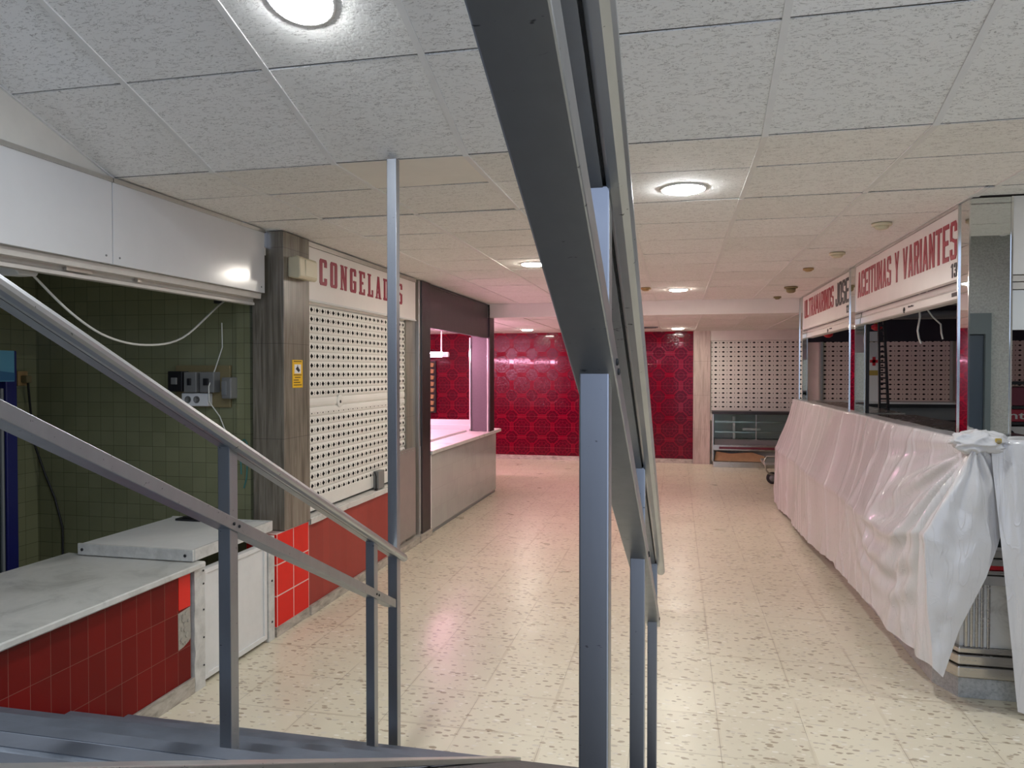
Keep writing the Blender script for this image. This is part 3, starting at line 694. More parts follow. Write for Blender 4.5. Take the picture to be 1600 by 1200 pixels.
# shutter
t = thing('roller_shutter', 'closed cream perforated roller shutter below the red CONGELADOS letters', 'shutter', (-2.55, 5.7, .7))
sp = []
z = .712; k = 0
while z < 2.19:
    sp += [(-2.553, z + .002), (-2.545, z + .012), (-2.543, z + .033), (-2.546, z + .055), (-2.553, z + .0645)]; z += .0665
sp = [(x, min(q, 2.19)) for x, q in sp]
sp += [(-2.565, 2.19), (-2.565, .712)]
MB().prism(sp, 4.692, 6.70, 1).build('slat_curtain', 'shutter_y', t)
B(-2.566, -2.538, 4.692, 6.70, .70, .80).build('bottom_bar', 'shutter_plain', t, .003)
lk = MB().lathe((-2.545, 5.30, 1.47), [(.05, 0), (.05, .004), (.044, .006)], 0, 24).build('lock_plate', 'shutter_plain', t)
MB().lathe((-2.539, 5.30, 1.465), [(.012, 0), (.012, .002), (.006, .003)], 0, 14).build('keyhole', 'black', lk)
t = thing('sill_counter', 'low brick red tiled wall with chipped white marble sill under the shutter', 'counter', (-2.5, 5.5, 0))
B(-2.60, -2.495, 4.692, 6.34, .065, .63).build('tiled_front', 'red_brick', t)
def sill(u, v):
    y = 4.692 + 1.65 * u; j = int(round(v * 3)); z = (.632, .636, .675, .68)[j]; x = (-2.487, -2.47, -2.468, -2.475)[j]
    n = noise.noise((y * 6, 3, z * 9)); c = max(0, noise.noise((y * 3.3, 7, 0)) - .1) * .07 * (1 if j < 3 else .2)
    return (x - abs(n) * .006 - c * .4, y, z)
mb = MB(); mb.box(-2.60, -2.487, 4.692, 6.342, .632, .68); mb.gridf(sill, 120, 3, smooth=False)
mb.build('sill', 'marble_white', t, fixn=False)
B(-2.60, -2.47, 4.692, 6.93, 0, .063).build('plinth', 'marble_base', t, .003)
t = thing('shutter_lock_box', 'small dark steel lock box on the sill against the cream shutter', 'lock', (-2.52, 6.0, .68))
MB().box(-2.54, -2.49, 5.93, 6.06, .685, .84).build('case', 'grey_plastic', t, .004)
MB().tube([(-2.50, 5.90, .70), (-2.50, 5.90, .80), (-2.515, 5.905, .84)], .006, 6).box(-2.51, -2.49, 5.888, 5.912, .682, .70).build('hasp', 'black', t)
t = thing('gate_panel', 'grey brown metal gate panel between the red tiles and dark post', 'gate', (-2.5, 6.6, .06))
B(-2.53, -2.50, 6.35, 6.88, .10, .955).build('plate', 'gate', t, .003)
rv = MB()
for yy in (6.40, 6.46, 6.52, 6.60, 6.70, 6.80): rv.lathe((-2.50, yy, .93 - .0), [(.006, 0), (.005, .003)], 0, 8)
rv.build('rivet', 'aluminium', t)
B(-2.56, -2.535, 6.35, 6.90, .063, .10).build('threshold', 'marble_base', t)
struct('pillar_marble', B(-2.64, -2.53, 6.70, 6.965, .0, 2.60), 'marble_dark')
struct('trim_1', MB().box(-2.60, -2.495, 6.97, 7.02, .07, 2.6).box(-2.495, -2.487, 6.985, 7.0, .10, .95), 'aluminium', .003)
struct('pillar_bronze', B(-2.66, -2.482, 7.022, 7.285, .06, ZC), 'bronze_dark', .003)
struct('baseboard_left', B(-2.62, -2.465, 6.935, 7.285, 0, .07), 'marble_base')

# ------------------------------------------------------------------ butcher stall with pink light
struct('wall_butcher_divider', B(-5.4, -2.66, 7.15, 7.25, 0, 2.45), 'white_glazed')
t = thing('bronze_fascia', 'dark bronze fascia over the pink lit butcher stall', 'fascia panel', (-2.52, 8.5, 2.15))
B(-2.56, -2.50, 7.29, 9.74, 2.15, 2.59).build('panel', 'bronze', t, .003)
B(-2.56, -2.495, 7.29, 9.74, 2.575, 2.60).build('top_trim', 'bronze_dark', t)
B(-2.56, -2.492, 7.287, 7.30, 0.88, 2.6).build('edge_strip', 'aluminium', t)
M['granite_plum'] = plain('granite_plum', (.105, .085, .10), .35, dirt=.3, nscale=40)
struct('pillar_end', MB().box(-2.755, -2.50, 9.80, 10.0, .877, 2.43), 'granite_plum')
struct('trim_2', MB().box(-2.50, -2.478, 9.75, 10.0, .877, 2.6), 'bronze_dark')
struct('trim_3', MB().box(-2.525, -2.503, 9.775, 9.80, .86, 2.16).box(-2.775, -2.755, 9.775, 9.80, .86, 2.16), 'chrome', .002)
t = thing('butcher_counter', 'pale grey tiled counter with white marble top lit pink inside', 'counter', (-2.6, 8.7, 0))
B(-2.64, -2.49, 7.29, 10.15, .04, .83).build('tiled_front', 'white_glazed', t)
B(-2.64, -2.50, 7.29, 10.14, 0, .04).build('plinth', 'cool_grey', t)
B(-2.50, -2.484, 7.287, 7.31, .02, .83).build('corner_trim', 'white_plastic', t)
tp = MB().prism([(-2.80, 7.29), (-2.462, 7.29), (-2.462, 10.36), (-2.52, 10.42), (-2.80, 10.42)], .835, .875)
tp.build('worktop', 'marble_white', t, .006)
B(-4.6, -2.80, 7.29, 9.72, .80, .90).build('inner_bench', 'white_enamel', t, .004)
B(-4.6, -2.82, 10.05, 11.2, 0.02, .94).build('rear_bench', 'white_enamel', t, .004)
def tubelamp(y, xa, xb, lab):
    t = thing('hanging_tube_lamp', lab, 'lamp', ((xa + xb) / 2, y, 1.95), 'pink tube lamps in the butcher stall')
    MB().tube([(xa, y, 1.95), (xb, y, 1.95)], .036, 14).build('tube', 'tube', t)
    MB().tube([(xb, y, 1.95), (xb + .09, y, 1.95)], .038, 14).build('end_cap', 'white_plastic', t)
    for xx in (xb - .02, xa + .1): MB().tube([(xx, y, 1.985), (xx, y, 2.43)], .009, 6).build('rod', 'white_plastic', t)
tubelamp(10.6, -4.5, -3.42, 'glowing pink tube lamp on white rods in front of the crimson tiles')
tubelamp(8.4, -4.6, -3.12, 'pink tube lamp hidden behind the dark post inside the butcher stall')
t = thing('knife_rack', 'narrow tan and black strip of stacked wooden pieces beside crimson wall', 'rack', (-3.9, 13.7, .9))
hg = MB()
B(-4.86, -4.64, 13.93, 13.99, .88, 1.90).build('back_strip', 'black', t)
for k in range(8):
    zz = .90 + k * .125
    MB().prism([(-4.85, zz), (-4.68, zz + .01), (-4.665, zz + .085), (-4.77, zz + .10), (-4.85, zz + .09)], 13.88, 13.93, 1).build('wooden_piece', 'tan', t, .006)

# ------------------------------------------------------------------ far right shutter and display fridge
t = thing('roller_shutter', 'cream perforated shutter on far wall above the small glass display fridge', 'shutter', (1.4, 14, .8))
B(.602, 2.20, 13.96, 14.05, .93, 2.25).build('slat_curtain', 'shutter_x', t)
B(.602, 2.20, 13.95, 14.05, .80, .93).build('bottom_bar', 'shutter_plain', t)
MB().lathe((1.30, 13.95, .985), [(.02, 0), (.02, -.006)], 1, 14).build('lock', 'black', t)
for x0, x1, lab in ((2.52, 3.05, 'cream perforated shutter seen through the ULTRAMARINOS stall opening'), (3.15, 4.55, 'wide cream perforated shutter seen through the ACEITUNAS stall opening'), (5.0, 6.4, 'cream perforated shutter behind stacked crates at right picture edge')):
    t = thing('roller_shutter', lab, 'shutter', ((x0 + x1) / 2, 14, .8))
    B(x0, x1, 13.96, 14.05, .93, 2.215).build('slat_curtain', 'shutter_x', t)
    B(x0, x1, 13.95, 14.05, .80, .93).build('bottom_bar', 'shutter_plain', t)
    MB().box(x0 - .045, x0, 13.93, 14.05, .0, 2.215).box(x1, x1 + .045, 13.93, 14.05, .0, 2.215).build('guide', 'aluminium', t)
t = thing('display_fridge', 'low glass fronted display fridge below the far cream shutter', 'display fridge', (1.35, 13.7, 0))
B(.64, 2.1, 13.56, 13.92, 0, .10).build('kick_plate', 'stainless', t, .003)
MB().box(.64, 2.1, 13.56, 13.92, .30, .40).build('bumper', 'stainless', t, .005)
B(.74, 2.05, 13.552, 13.562, .325, .365).build('maroon_strip', 'maroon', t)
B(.66, 2.08, 13.60, 13.92, .40, .50).build('deck', 'cool_grey', t)
B(.66, 2.08, 13.88, 13.92, .10, .97).build('back_panel', 'white_enamel', t)
for zz in (.62, .80): MB().box(.67, 2.07, 13.62, 13.87, zz, zz + .012).build('shelf', 'glass', t)
for zz in (.615, .795): MB().box(.67, 2.07, 13.60, 13.62, zz - .005, zz + .02).build('shelf_rail', 'aluminium', t)
B(.66, 2.08, 13.565, 13.573, .50, .94).build('front_glass', 'glass', t)
B(.62, 2.10, 13.55, 13.93, .94, .99).build('top', 'bronze_dark', t, .004)
MB().box(.625, .645, 13.55, 13.92, .10, .94).box(2.09, 2.11, 13.55, 13.92, .10, .94).box(1.36, 1.372, 13.557, 13.565, .5, .94).build('side_post', 'aluminium', t)
sf = MB().box(.98, 1.02, 13.66, 13.80, .50, .90).box(1.15, 1.45, 13.66, 13.8, .65, .69); sf.build('price_stand', 'white_plastic', t)
tag(MB().prism([(.66, .105), (1.50, .105), (1.52, .20), (1.30, .27), (.95, .24), (.70, .275)], 13.60, 13.63, 1).build('cardboard_sheet', 'cardboard', None, .002), 'brown cardboard sheet pushed under the far display fridge', 'cardboard')

# hand trolley peeping out behind the far end of the covered counter
t = thing('hand_trolley', 'grey platform trolley with black wheel behind far end of plastic covered counter', 'trolley', (1.7, 11.8, 0))
B(1.28, 2.0, 11.55, 12.1, .30, .34).build('platform', 'aluminium', t, .006)
MB().tube([(1.30, 11.58, .30), (1.31, 11.60, .22), (1.36, 11.66, .16), (1.46, 11.72, .13), (1.9, 11.72, .13)], .014, 8).tube([(1.28, 11.57, .35), (1.32, 11.60, .42), (2.0, 11.60, .42)], .014, 8).build('frame', 'aluminium', t)
for (xx, yy) in ((1.42, 11.72), (1.9, 11.72)):
    w = MB().lathe((xx, yy - .025, .09), [(.055, 0), (.085, .004), (.09, .012), (.09, .038), (.085, .046), (.055, .05)], 1, 26).build('wheel', 'rubber', t)
    MB().lathe((xx, yy - .03, .09), [(.05, 0), (.05, .06)], 1, 20).build('hub', 'cool_grey', w)

# ------------------------------------------------------------------ right island stalls
def mirror_pillar(x1, y0, y1, lab):
    t = thing('mirror_pillar', lab, 'pillar', (1.6, y0, 0))
    B(1.49, x1, y0, y1, 0, 2.598).build('mirror_cladding', 'mirror', t)
    MB().box(1.483, 1.491, y0 - .006, y0 + .003, 0, 2.6).box(1.483, 1.491, y1 - .003, y1 + .006, 0, 2.6).box(x1 - .003, x1 + .006, y0 - .006, y0 + .003, 0, 2.6).build('corner_strip', 'chrome', t)
    return t
mirror_pillar(1.682, 4.29, 4.44, 'wide mirror clad pillar at the right end of the ACEITUNAS sign')
t = mirror_pillar(1.565, 6.80, 7.02, 'mirror clad pillar between the two red lettered right signs')
B(1.575, 1.60, 6.80, 6.86, 0, 2.2).build('shutter_guide', 'black', t)
mirror_pillar(1.54, 9.49, 9.74, 'slim mirror clad pillar at far end of the ULTRAMARINOS sign')
def rsign(y0, y1, lab):
    t = thing('shop_sign', lab, 'sign', (1.5, (y0 + y1) / 2, 2.2))
    B(1.488, 1.53, y0, y1, 2.20, 2.585).build('panel', 'signwhite', t, .002)
    B(1.484, 1.53, y0, y1, 2.586, 2.602).build('top_trim', 'aluminium', t)
    return t
t = rsign(4.445, 6.795, 'white sign with red letters ACEITUNAS Y VARIANTES and black 13')
letters(t, 'ACEITUNAS Y VARIANTES', (6.72, 4.47, 2.315, 2.525), 1.488, 'letters_red2', 'letter', gap=.20)
letters(t, '13', (4.555, 4.465, 2.215, 2.293), 1.488, 'letters_black', 'numeral')
t = rsign(7.03, 9.485, 'white sign with faded red ULTRAMARINOS and black JOSE')
letters(t, 'ULTRAMARINOS', (9.37, 7.71, 2.325, 2.535), 1.488, 'letters_red2', 'letter', gap=.18)
letters(t, 'JOSE', (7.61, 7.06, 2.315, 2.535), 1.488, 'letters_black', 'letter', gap=.2)
letters(t, '12', (7.15, 7.055, 2.222, 2.29), 1.488, 'letters_black', 'numeral')
for y0, y1, lab in ((4.45, 6.79, 'rolled-up shutter edge with black markings under the ACEITUNAS sign'), (7.03, 9.48, 'rolled-up shutter edge under the ULTRAMARINOS sign')):
    t = thing('rolled_shutter', lab, 'shutter', (1.55, (y0 + y1) / 2, 2.1))
    MB().prism([(1.54, 2.20), (1.532, 2.165), (1.54, 2.16), (1.528, 2.15), (1.524, 2.105), (1.535, 2.098), (1.60, 2.098), (1.60, 2.20)], y0, y1, 1).build('bottom_rail', 'signwhite', t)
    dc = MB(); ym = y0 + (y1 - y0) * .42
    dc.lathe((1.5255, ym + .12, 2.118), [(.020, 0), (.020, -.003), (.012, -.003), (.012, -.001)], 0, 18)
    for k in range(4): dc.box(1.5235, 1.5265, ym - .02 + .03 * k - .06, ym + .0 + .03 * k - .06, 2.128, 2.136 + .004 * (k % 2))
    dc.box(1.5225, 1.5265, y0 + .03, y0 + .20, 2.12, 2.142)
    dc.build('maker_mark', 'black', t)
t = thing('blank_fascia', 'plain beige fascia at right picture edge beyond the wide mirror pillar', 'fascia panel', (2.6, 4.3, 1.9))
B(1.69, 4.5, 4.30, 4.34, 2.2, 2.603).build('panel', 'signwhite', t)
MB().box(1.69, 3.6, 4.31, 4.35, 2.165, 2.195).box(1.69, 3.6, 4.315, 4.36, 2.125, 2.16).build('slot_rail', 'shutter_rail', t)
B(1.69, 3.6, 4.32, 4.37, 1.915, 2.12).build('shutter_box', 'white_enamel', t)

# plastic covered counter ------------------------------------------------
t = thing('display_counter', 'long deli display counter hidden under white plastic with steel mouldings at corner', 'counter', (1.5, 7, 0))
def cpoly(o, back=1.478):
    return [(1.37 - o, 9.78), (1.37 - o, 4.42 - .41 * o), (1.44 - .41 * o, 4.245 - o), (2.7, 4.245 - o), (2.7, 4.275), (back, 4.275), (back, 9.78)]
MB().prism(cpoly(0), 0, .105).build('plinth', 'granite', t, .002)
for o, z0, z1 in ((.02, .11, .17), (.005, .172, .225), (-.012, .227, .26)):
    MB().prism(cpoly(o), z0, z1).build('base_moulding', 'stainless', t, .006)
MB().prism(cpoly(-.04), .26, .60).build('marble_panel', 'marble_white', t)
fl = MB()
for xx in (1.475, 1.50, 1.525, 1.55, 1.58): fl.box(xx, xx + .014, 4.262, 4.288, .26, .60)
for yy in (4.44, 4.47): fl.box(1.40, 1.42, yy, yy + .014, .26, .60)
fl.build('fluted_post', 'stainless', t, .003)
for o, z0, z1, mt in ((.03, .60, .65, 'chrome'), (.02, .652, .675, 'stainless'), (.012, .676, .70, 'crossred'), (.02, .70, .735, 'stainless'), (.015, .74, .78, 'aluminium'), (.03, .782, .80, 'chrome')):
    b = MB().prism(cpoly(o), z0, z1).build('bumper_rail', mt, t, .004)
    if mt == 'crossred': b['label'] = 'dark red strip'
MB().prism([(1.36, .80), (1.475, .80), (1.475, 1.315), (1.465, 1.315)], 4.30, 9.78, 1).build('glass_front', 'darkglass', t)
MB().box(1.50, 2.7, 4.235, 4.275, .80, 1.31).build('end_glass', 'darkglass', t)
wt = MB().box(1.468, 1.488, 4.25, 9.78, 1.315, 1.335)
for y0, y1 in ((4.46, 6.78), (7.04, 9.47)): wt.box(1.488, 1.95, y0, y1, 1.295, 1.335)
wt.box(1.488, 2.7, 4.22, 4.28, 1.315, 1.335)
wt.build('worktop', 'stainless', t)

# first sheet: long front and the corner
def smooth(a, b, x):
    x = max(0., min(1., (x - a) / (b - a))); return x * x * (3 - 2 * x)
def prof(t_, y):
    """sheet profile: t 0 = back of top, 1 = hem; returns x,z"""
    near = smooth(4.9, 4.03, y)
    hem = .035 + .17 * smooth(9.5, 4.2, y) + .012 * sin(y * 5.1)
    P = [(1.60, 1.342), (1.435, 1.352), (1.238 + .012 * near, .72 + .16 * near), (1.226 + .03 * near, hem)]
    ts = [0, .12, .58, 1.]
    for i in range(3):
        if t_ <= ts[i + 1] or i == 2:
            k = (t_ - ts[i]) / (ts[i + 1] - ts[i]); a, b = P[i], P[i + 1]
            x, z = a[0] + (b[0] - a[0]) * k, a[1] + (b[1] - a[1]) * k; break
    if i == 1: x += .018 * sin(pi * k)         # belly over the slanted glass
    return x, z
def front(u, v):
    y = 9.93 - u * (9.93 - 4.05); x, z = prof(v, y)
    amp = smooth(.02, .2, v)
    w = noise.noise((y * 1.1 + z * .35, z * .7, 2.1)) * .034 + noise.noise((y * 3.0 + z * .5, z * 1.0, 5.)) * .010
    rdg = 1 - abs(noise.noise((y * 1.9 + z * .55, z * .5, 9.))) * 2
    w += max(0, rdg - .80) * .05
    rdg = 1 - abs(noise.noise((y * 2.6 - z * .7, z * .6, 19.))) * 2
    w += max(0, rdg - .86) * .05
    # folds fanning out of the gathered near corner
    dy, dz = y - 4.08, 1.33 - z; r = sqrt(dy * dy + dz * dz); a = atan2(dz, max(dy, -.02) + .0001)
    fan = smooth(2.3, .15, r) * smooth(.03, .35, r)
    w += fan * (.024 * sin(a * 17 + r * 1.5) + .013 * sin(a * 31 + 1.)) * smooth(-.1, .25, a)
    # swags sagging between gather and hem
    sw = smooth(5.9, 5.0, y) * smooth(4.15, 4.5, y) * smooth(.25, .5, z) * smooth(.95, .6, z)
    q = z - (.52 - .20 * sin((y - 4.2) * 2.0)) + .05 * noise.noise((y * 3, z * 3, 4.))
    w += sw * .013 * sin(q * 34)
    crease = math.exp(-((v - .58) / .02) ** 2) * .006
    x -= amp * w + crease
    gth = smooth(4.75, 4.06, y) * smooth(.05, .14, v) * smooth(.5, .2, v)
    x += gth * .015
    if v > .97: z += noise.noise((y * 7, 1, 1)) * .015
    return (x, y, z + (1 - amp) * noise.noise((y * 5, x * 9, 4)) * .006)
NV = 90; NU = 420
def lerp2(P, t_):
    for (t0, a), (t1, b) in zip(P, P[1:]):
        if t_ <= t1 or t1 == P[-1][0]:
            k = (t_ - t0) / (t1 - t0); return tuple(a[i] + (b[i] - a[i]) * k for i in range(len(a)))
Rt = [(0, (1.53, 4.20, 1.356)), (.12, (1.55, 4.115, 1.345)), (.40, (1.578, 4.10, .90)), (.47, (1.549, 4.07, .83)), (.62, (1.50, 4.065, .68)), (.83, (1.385, 4.065, .42)), (1., (1.305, 4.05, .17))]
def corner(u, v):
    a = Vector(front(1., v)); b = Vector(lerp2(Rt, v)); p = a.lerp(b, u)
    m = sin(pi * min(1, u)) * smooth(.03, .25, v)
    dx, dz = p.x - 1.44, 1.34 - p.z; r = sqrt(dx * dx + dz * dz); an = atan2(dx, dz + .001)
    w = .018 * sin(an * 15 + 1 + r * 2) * smooth(1.0, .1, r) + noise.noise((p.x * 9, p.z * 5, 8)) * .02 + noise.noise((p.x * 16, p.z * 14, 3)) * .006
    p.y -= m * (w + .03 * sin(pi * v))
    return tuple(p)
t = thing('plastic_sheet', 'long white plastic sheet draped over counter front and tied at its near corner', 'plastic sheet', (1.3, 7, 0))
mb = MB(); mb.gridf(front, NU, NV); mb.gridf(corner, 44, NV)
o = mb.build('drape', 'poly', t, fixn=False)
bm = bmesh.new(); bm.from_mesh(o.data); bmesh.ops.remove_doubles(bm, verts=bm.verts, dist=.0008); bmesh.ops.recalc_face_normals(bm, faces=bm.faces); bm.to_mesh(o.data); bm.free()
def bunch(cx, cy, cz, rx, ry, rz, seed):
    bm = bmesh.new(); bmesh.ops.create_icosphere(bm, subdivisions=5, radius=1); mb = MB()
    for v in bm.verts:
        p = v.co.copy(); a = atan2(p.z, p.x)
        r1 = 1 - abs(noise.noise(Vector((p.x * 1.2 + seed + p.z * .8, p.y * 1.4, p.z * 2.6 - p.x * .5)))) * 2
        r2 = 1 - abs(noise.noise(Vector((p.x * 3.1 + seed, p.y * 3.1, p.z * 2.1)))) * 2
        k = .86 + .20 * r1 * abs(r1) + .05 * r2 * abs(r2)
        v.co = Vector((cx + p.x * rx * k, cy + p.y * ry * k, cz + p.z * rz * k))
    bm.verts.index_update()
    mb.add([v.co for v in bm.verts], [tuple(v.index for v in f.verts) for f in bm.faces], 0, True); bm.free()
    return mb
k_ = bunch(1.475, 4.112, 1.342, .135, .085, .066, 3.)
k_.build('gathered_knot', 'poly', t)
# second sheet on the end of the counter
def flap(u, v):
    L = lerp2([(0, (1.515, 4.21, 1.372)), (.08, (1.513, 4.065, 1.362)), (.45, (1.553, 4.03, .85)), (1., (1.634, 4.03, .035))], v)
    Rr = lerp2([(0, (2.6, 4.21, 1.345)), (.08, (2.6, 4.08, 1.335)), (.45, (2.6, 4.05, .85)), (1., (2.6, 4.04, .035))], v)
    p = Vector(L).lerp(Vector(Rr), u); m = smooth(.04, .2, v)
    p.y -= m * (noise.noise((p.x * 9 + p.z, p.z * .8, 5)) * .028 + noise.noise((p.x * 20, p.z * 2.2, 1)) * .010 + .012 * sin(p.x * 34 + p.z * 3))
    p.y -= .02 * math.exp(-((p.x - 1.60 - (1.36 - p.z) * .06) / .03) ** 2) * m
    p.z += (1 - m) * noise.noise((p.x * 8, p.y * 9, 2)) * .012
    if v > .98: p.z += noise.noise((p.x * 6, 0, 0)) * .01
    return tuple(p)
t = thing('plastic_sheet', 'separate white plastic sheet hanging over the counter end at right picture edge', 'plastic sheet', (1.9, 4.1, 0))
mb = MB(); mb.gridf(flap, 120, 70); mb.build('drape', 'poly', t, fixn=False)
t = thing('brass_latch', 'small brown brass latch poking out of crumpled plastic at counter corner', 'latch', (1.53, 4.05, 1.34))
MB().box(1.521, 1.55, 4.03, 4.06, 1.348, 1.372).build('body', 'gold', t, .005)
MB().lathe((1.535, 4.025, 1.354), [(.009, 0), (.011, .006), (.006, .014)], 1, 12).build('knob', 'board', t)

# things inside the island stalls
t = thing('back_display_unit', 'grey display unit with black bands across the inside of the island stalls', 'display unit', (2.6, 9.4, 0))
B(1.63, 3.6, 9.50, 9.9, .0, 1.08).build('lower_cabinet', 'cool_grey', t)
B(1.62, 3.6, 9.47, 9.9, 1.08, 1.13).build('black_band', 'black', t)
B(1.63, 3.6, 9.50, 9.9, 1.13, 1.275).build('grey_panel', 'cool_grey', t)
B(1.62, 3.6, 9.46, 9.9, 1.275, 1.315).build('black_band', 'black', t)
B(1.62, 3.6, 9.45, 9.9, 1.315, 1.335).build('white_ledge', 'white_enamel', t)
t = thing('first_aid_cabinet', 'tall narrow white cabinet with red cross and tan label in ACEITUNAS stall', 'cabinet', (2.25, 9.6, 1.335))
B(2.19, 2.345, 9.50, 9.70, 1.336, 2.04).build('body', 'white_enamel', t, .004)
B(2.19, 2.345, 9.50, 9.70, 2.055, 2.17).build('top_panel', 'white_enamel', t, .004)
MB().box(2.24, 2.33, 9.496, 9.50, 1.80, 1.835).box(2.268, 2.302, 9.496, 9.50, 1.765, 1.87).build('red_cross', 'crossred', t)
B(2.225, 2.335, 9.494, 9.50, 1.65, 1.71).build('tan_label', 'gold', t, .003)
t = thing('slotted_upright', 'black slotted upright standing beside the white first aid cabinet', 'upright rail', (2.0, 7.9, 0))
MB().bar((1.985, 8.0, 1.0), (1.965, 8.0, 2.28), .018, .03, (0, 1, 0)).bar((2.075, 8.0, 1.0), (2.01, 8.0, 2.28), .022, .03, (0, 1, 0)).build('rail', 'black', t)
rg = MB()
for k in range(24):
    zz = 1.0 + k * .052; f = (zz - 1) / 1.28
    rg.box(1.985 - .02 * f, 2.075 - .065 * f, 7.99, 8.01, zz, zz + .016)
rg.build('rung', 'black', t)
MB().box(1.98, 2.22, 7.95, 8.05, .0, 1.02).build('base_block', 'black', t)
for (x, y, z, lab) in ((1.72, 9.2, 2.09, 'red and gold ornament hanging inside the ULTRAMARINOS stall'), (2.02, 8.3, 2.12, 'red and gold ornament hanging above the black slotted upright')):
    t = thing('hanging_ornament', lab, 'ornament', (x, y, z), 'hanging stall ornaments')
    MB().lathe((x, y, z), [(.02, 0), (.05, .02), (.055, .05), (.02, .07)], 2, 18).build('red_bell', 'crossred', t)
    MB().lathe((x, y, z + .07), [(.025, 0), (.045, .03), (.04, .08), (.012, .10)], 2, 18).build('gold_top', 'gold', t)
    MB().tube([(x, y, z + .17), (x, y, 2.85)], .003, 5).build('string', 'blackwire', t)
t = thing('air_duct', 'grey pipe under the dark plenum inside the ACEITUNAS stall', 'duct', (3.4, 10.4, 2.4))
MB().tube([(2.72, 10.4, 2.42), (5.4, 10.4, 2.42)], .055, 18).build('pipe', 'cool_grey', t)
MB().box(2.9, 5.4, 10.2, 10.3, 2.53, 2.63).build('tray', 'cool_grey', t)
for k in range(2): MB().tube([(3.2 + k * 1.5, 10.4, 2.46), (3.2 + k * 1.5, 10.4, 2.85)], .008, 6).build('hanger', 'black', t)
tag(MB().tube([(1.755, 6.0, 2.84), (1.75, 6.0, 2.2), (1.755, 6.0, 2.10), (1.74, 6.0, 2.0), (1.75, 6.0, 1.94), (1.765, 6.0, 1.905)], .007, 6).build('dangling_cable', 'wire'), 'white cable dangling straight down in the ACEITUNAS stall opening', 'cable')
tag(MB().tube([(1.80, 6.0, 2.84), (1.80, 6.0, 2.16), (1.84, 6.0, 2.10), (1.895, 6.0, 2.045), (1.90, 6.0, 1.98), (1.91, 6.0, 1.935)], .006, 6).build('dangling_cable', 'wire'), 'bent white cable dangling right of the straight one in ACEITUNAS stall', 'cable')
t = thing('crate_shelf', 'dark shelf unit at right picture edge holding fruit crates', 'shelf', (2.9, 6.4, 0))
for zz in (.6, 1.02, 1.15, 1.30, 1.42, 1.60): MB().box(2.25, 3.8, 6.2, 6.7, zz, zz + .02).build('shelf', 'black', t)
MB().box(2.25, 2.29, 6.2, 6.7, 0, 1.62).box(3.76, 3.8, 6.2, 6.7, 0, 1.62).build('upright', 'black', t)
for z0, z1, mt, lab in ((1.172, 1.285, 'crate_white', 'white fruit crate with dark hand hole, upper of two white ones'), (1.042, 1.14, 'crate_white', 'white fruit crate with dark hand hole, lower of two white ones'), (1.322, 1.415, 'crate_red', 'dark red fruit crate with pale lettering on right shelf'), (1.442, 1.58, 'maroon', 'maroon crate on the topmost right shelf')):
    t = thing('fruit_crate', lab, 'crate', (2.6, 6.3, z0), 'crates on the right shelf')
    B(2.31, 2.95, 6.21, 6.65, z0, z1).build('box', mt, t, .004)
    if mt == 'crate_white': MB().lathe((2.44, 6.209, (z0 + z1) / 2), [(.03, 0), (.028, .003)], 1, 14).build('hand_hole', 'black', t)
    if mt == 'crate_red': text_mb('vinta', (2.33, 2.60, z0 + .02, z1 - .02), ('y', 6.209, -1), .002, .01).build('lettering', 'crate_white', t)

# ------------------------------------------------------------------ ceiling fittings
def downlight(x, y, z, lab, mt='lamp', n=(0, 0, 1), r=.10):
    t = thing('ceiling_downlight', lab, 'downlight', (x, y, z), 'round ceiling downlights')
    a = MB().lathe((0, 0, 0), [(r + .012, .004), (r + .008, -.001), (r, -.003), (r - .004, -.002)], 2, 40)
    b = MB().lathe((0, 0, 0), [(r - .003, .003), (r - .003, -.005), (r * .8, -.011), (r * .4, -.014), (.004, -.015)], 2, 40)
    q = Vector((0, 0, 1)).rotation_difference(Vector(n))
    for m, nm, mm in ((a, 'rim', 'white_plastic'), (b, 'diffuser', mt)):
        m.v = [tuple(Vector((x, y, z)) + q @ Vector(p)) for p in m.v]; m.build(nm, mm, t)
sn = Vector((0, SL, 1)).normalized()
downlight(-1.185, 2.19, ZC + SL * (YB - 2.19), 'nearest round downlight glowing in the sloping ceiling at picture top', 'lamp', sn, .105)
downlight(.03, 3.79, ZC, 'round downlight right of the big handrail, nearest on flat ceiling', 'lamp', r=.105)
downlight(-1.187, 6.16, ZC, 'small round downlight close left of the big handrail', 'lamp_far')
downlight(.017, 8.45, ZC, 'round downlight just before the white bulkhead', 'lamp_far')
downlight(-2.58, 12.85, 2.43, 'round downlight in front of crimson wall left of big handrail', 'lamp_far')
downlight(.02, 13.0, 2.43, 'round downlight in front of crimson wall right of big handrail', 'lamp_far')
downlight(-1.185, -.4, ZC + SL * (YB + .4), 'added fill downlight in the sloping ceiling, unseen behind the viewer', 'lamp', sn)  # added lamp out of view, evens out the room light
downlight(1.3, .3, ZC + SL * (YB - .3), 'added fill downlight in the sloping ceiling, unseen right of the viewer', 'lamp', sn)  # another added out-of-view lamp, fills the near area
downlight(2.9, 3.2, ZC, 'round downlight on ceiling outside right picture edge', 'lamp')
def detector(x, y, r, lab, mt='cream_plastic', h=.034):
    t = thing('ceiling_detector', lab, 'detector', (x, y, ZC - h), 'detectors on the right ceiling')
    MB().lathe((x, y, ZC), [(r, .003), (r, -.010), (r * .9, -.014)], 2, 28).build('base', mt, t)
    MB().lathe((x, y, ZC), [(r * .72, -.014), (r * .66, -h * .8), (r * .42, -h)], 2, 28).build('sensor', mt, t)
detector(1.228, 4.945, .058, 'cream ceiling detector nearest the viewer above ACEITUNAS sign')
detector(1.20, 6.10, .058, 'second cream ceiling detector along the right sign row')
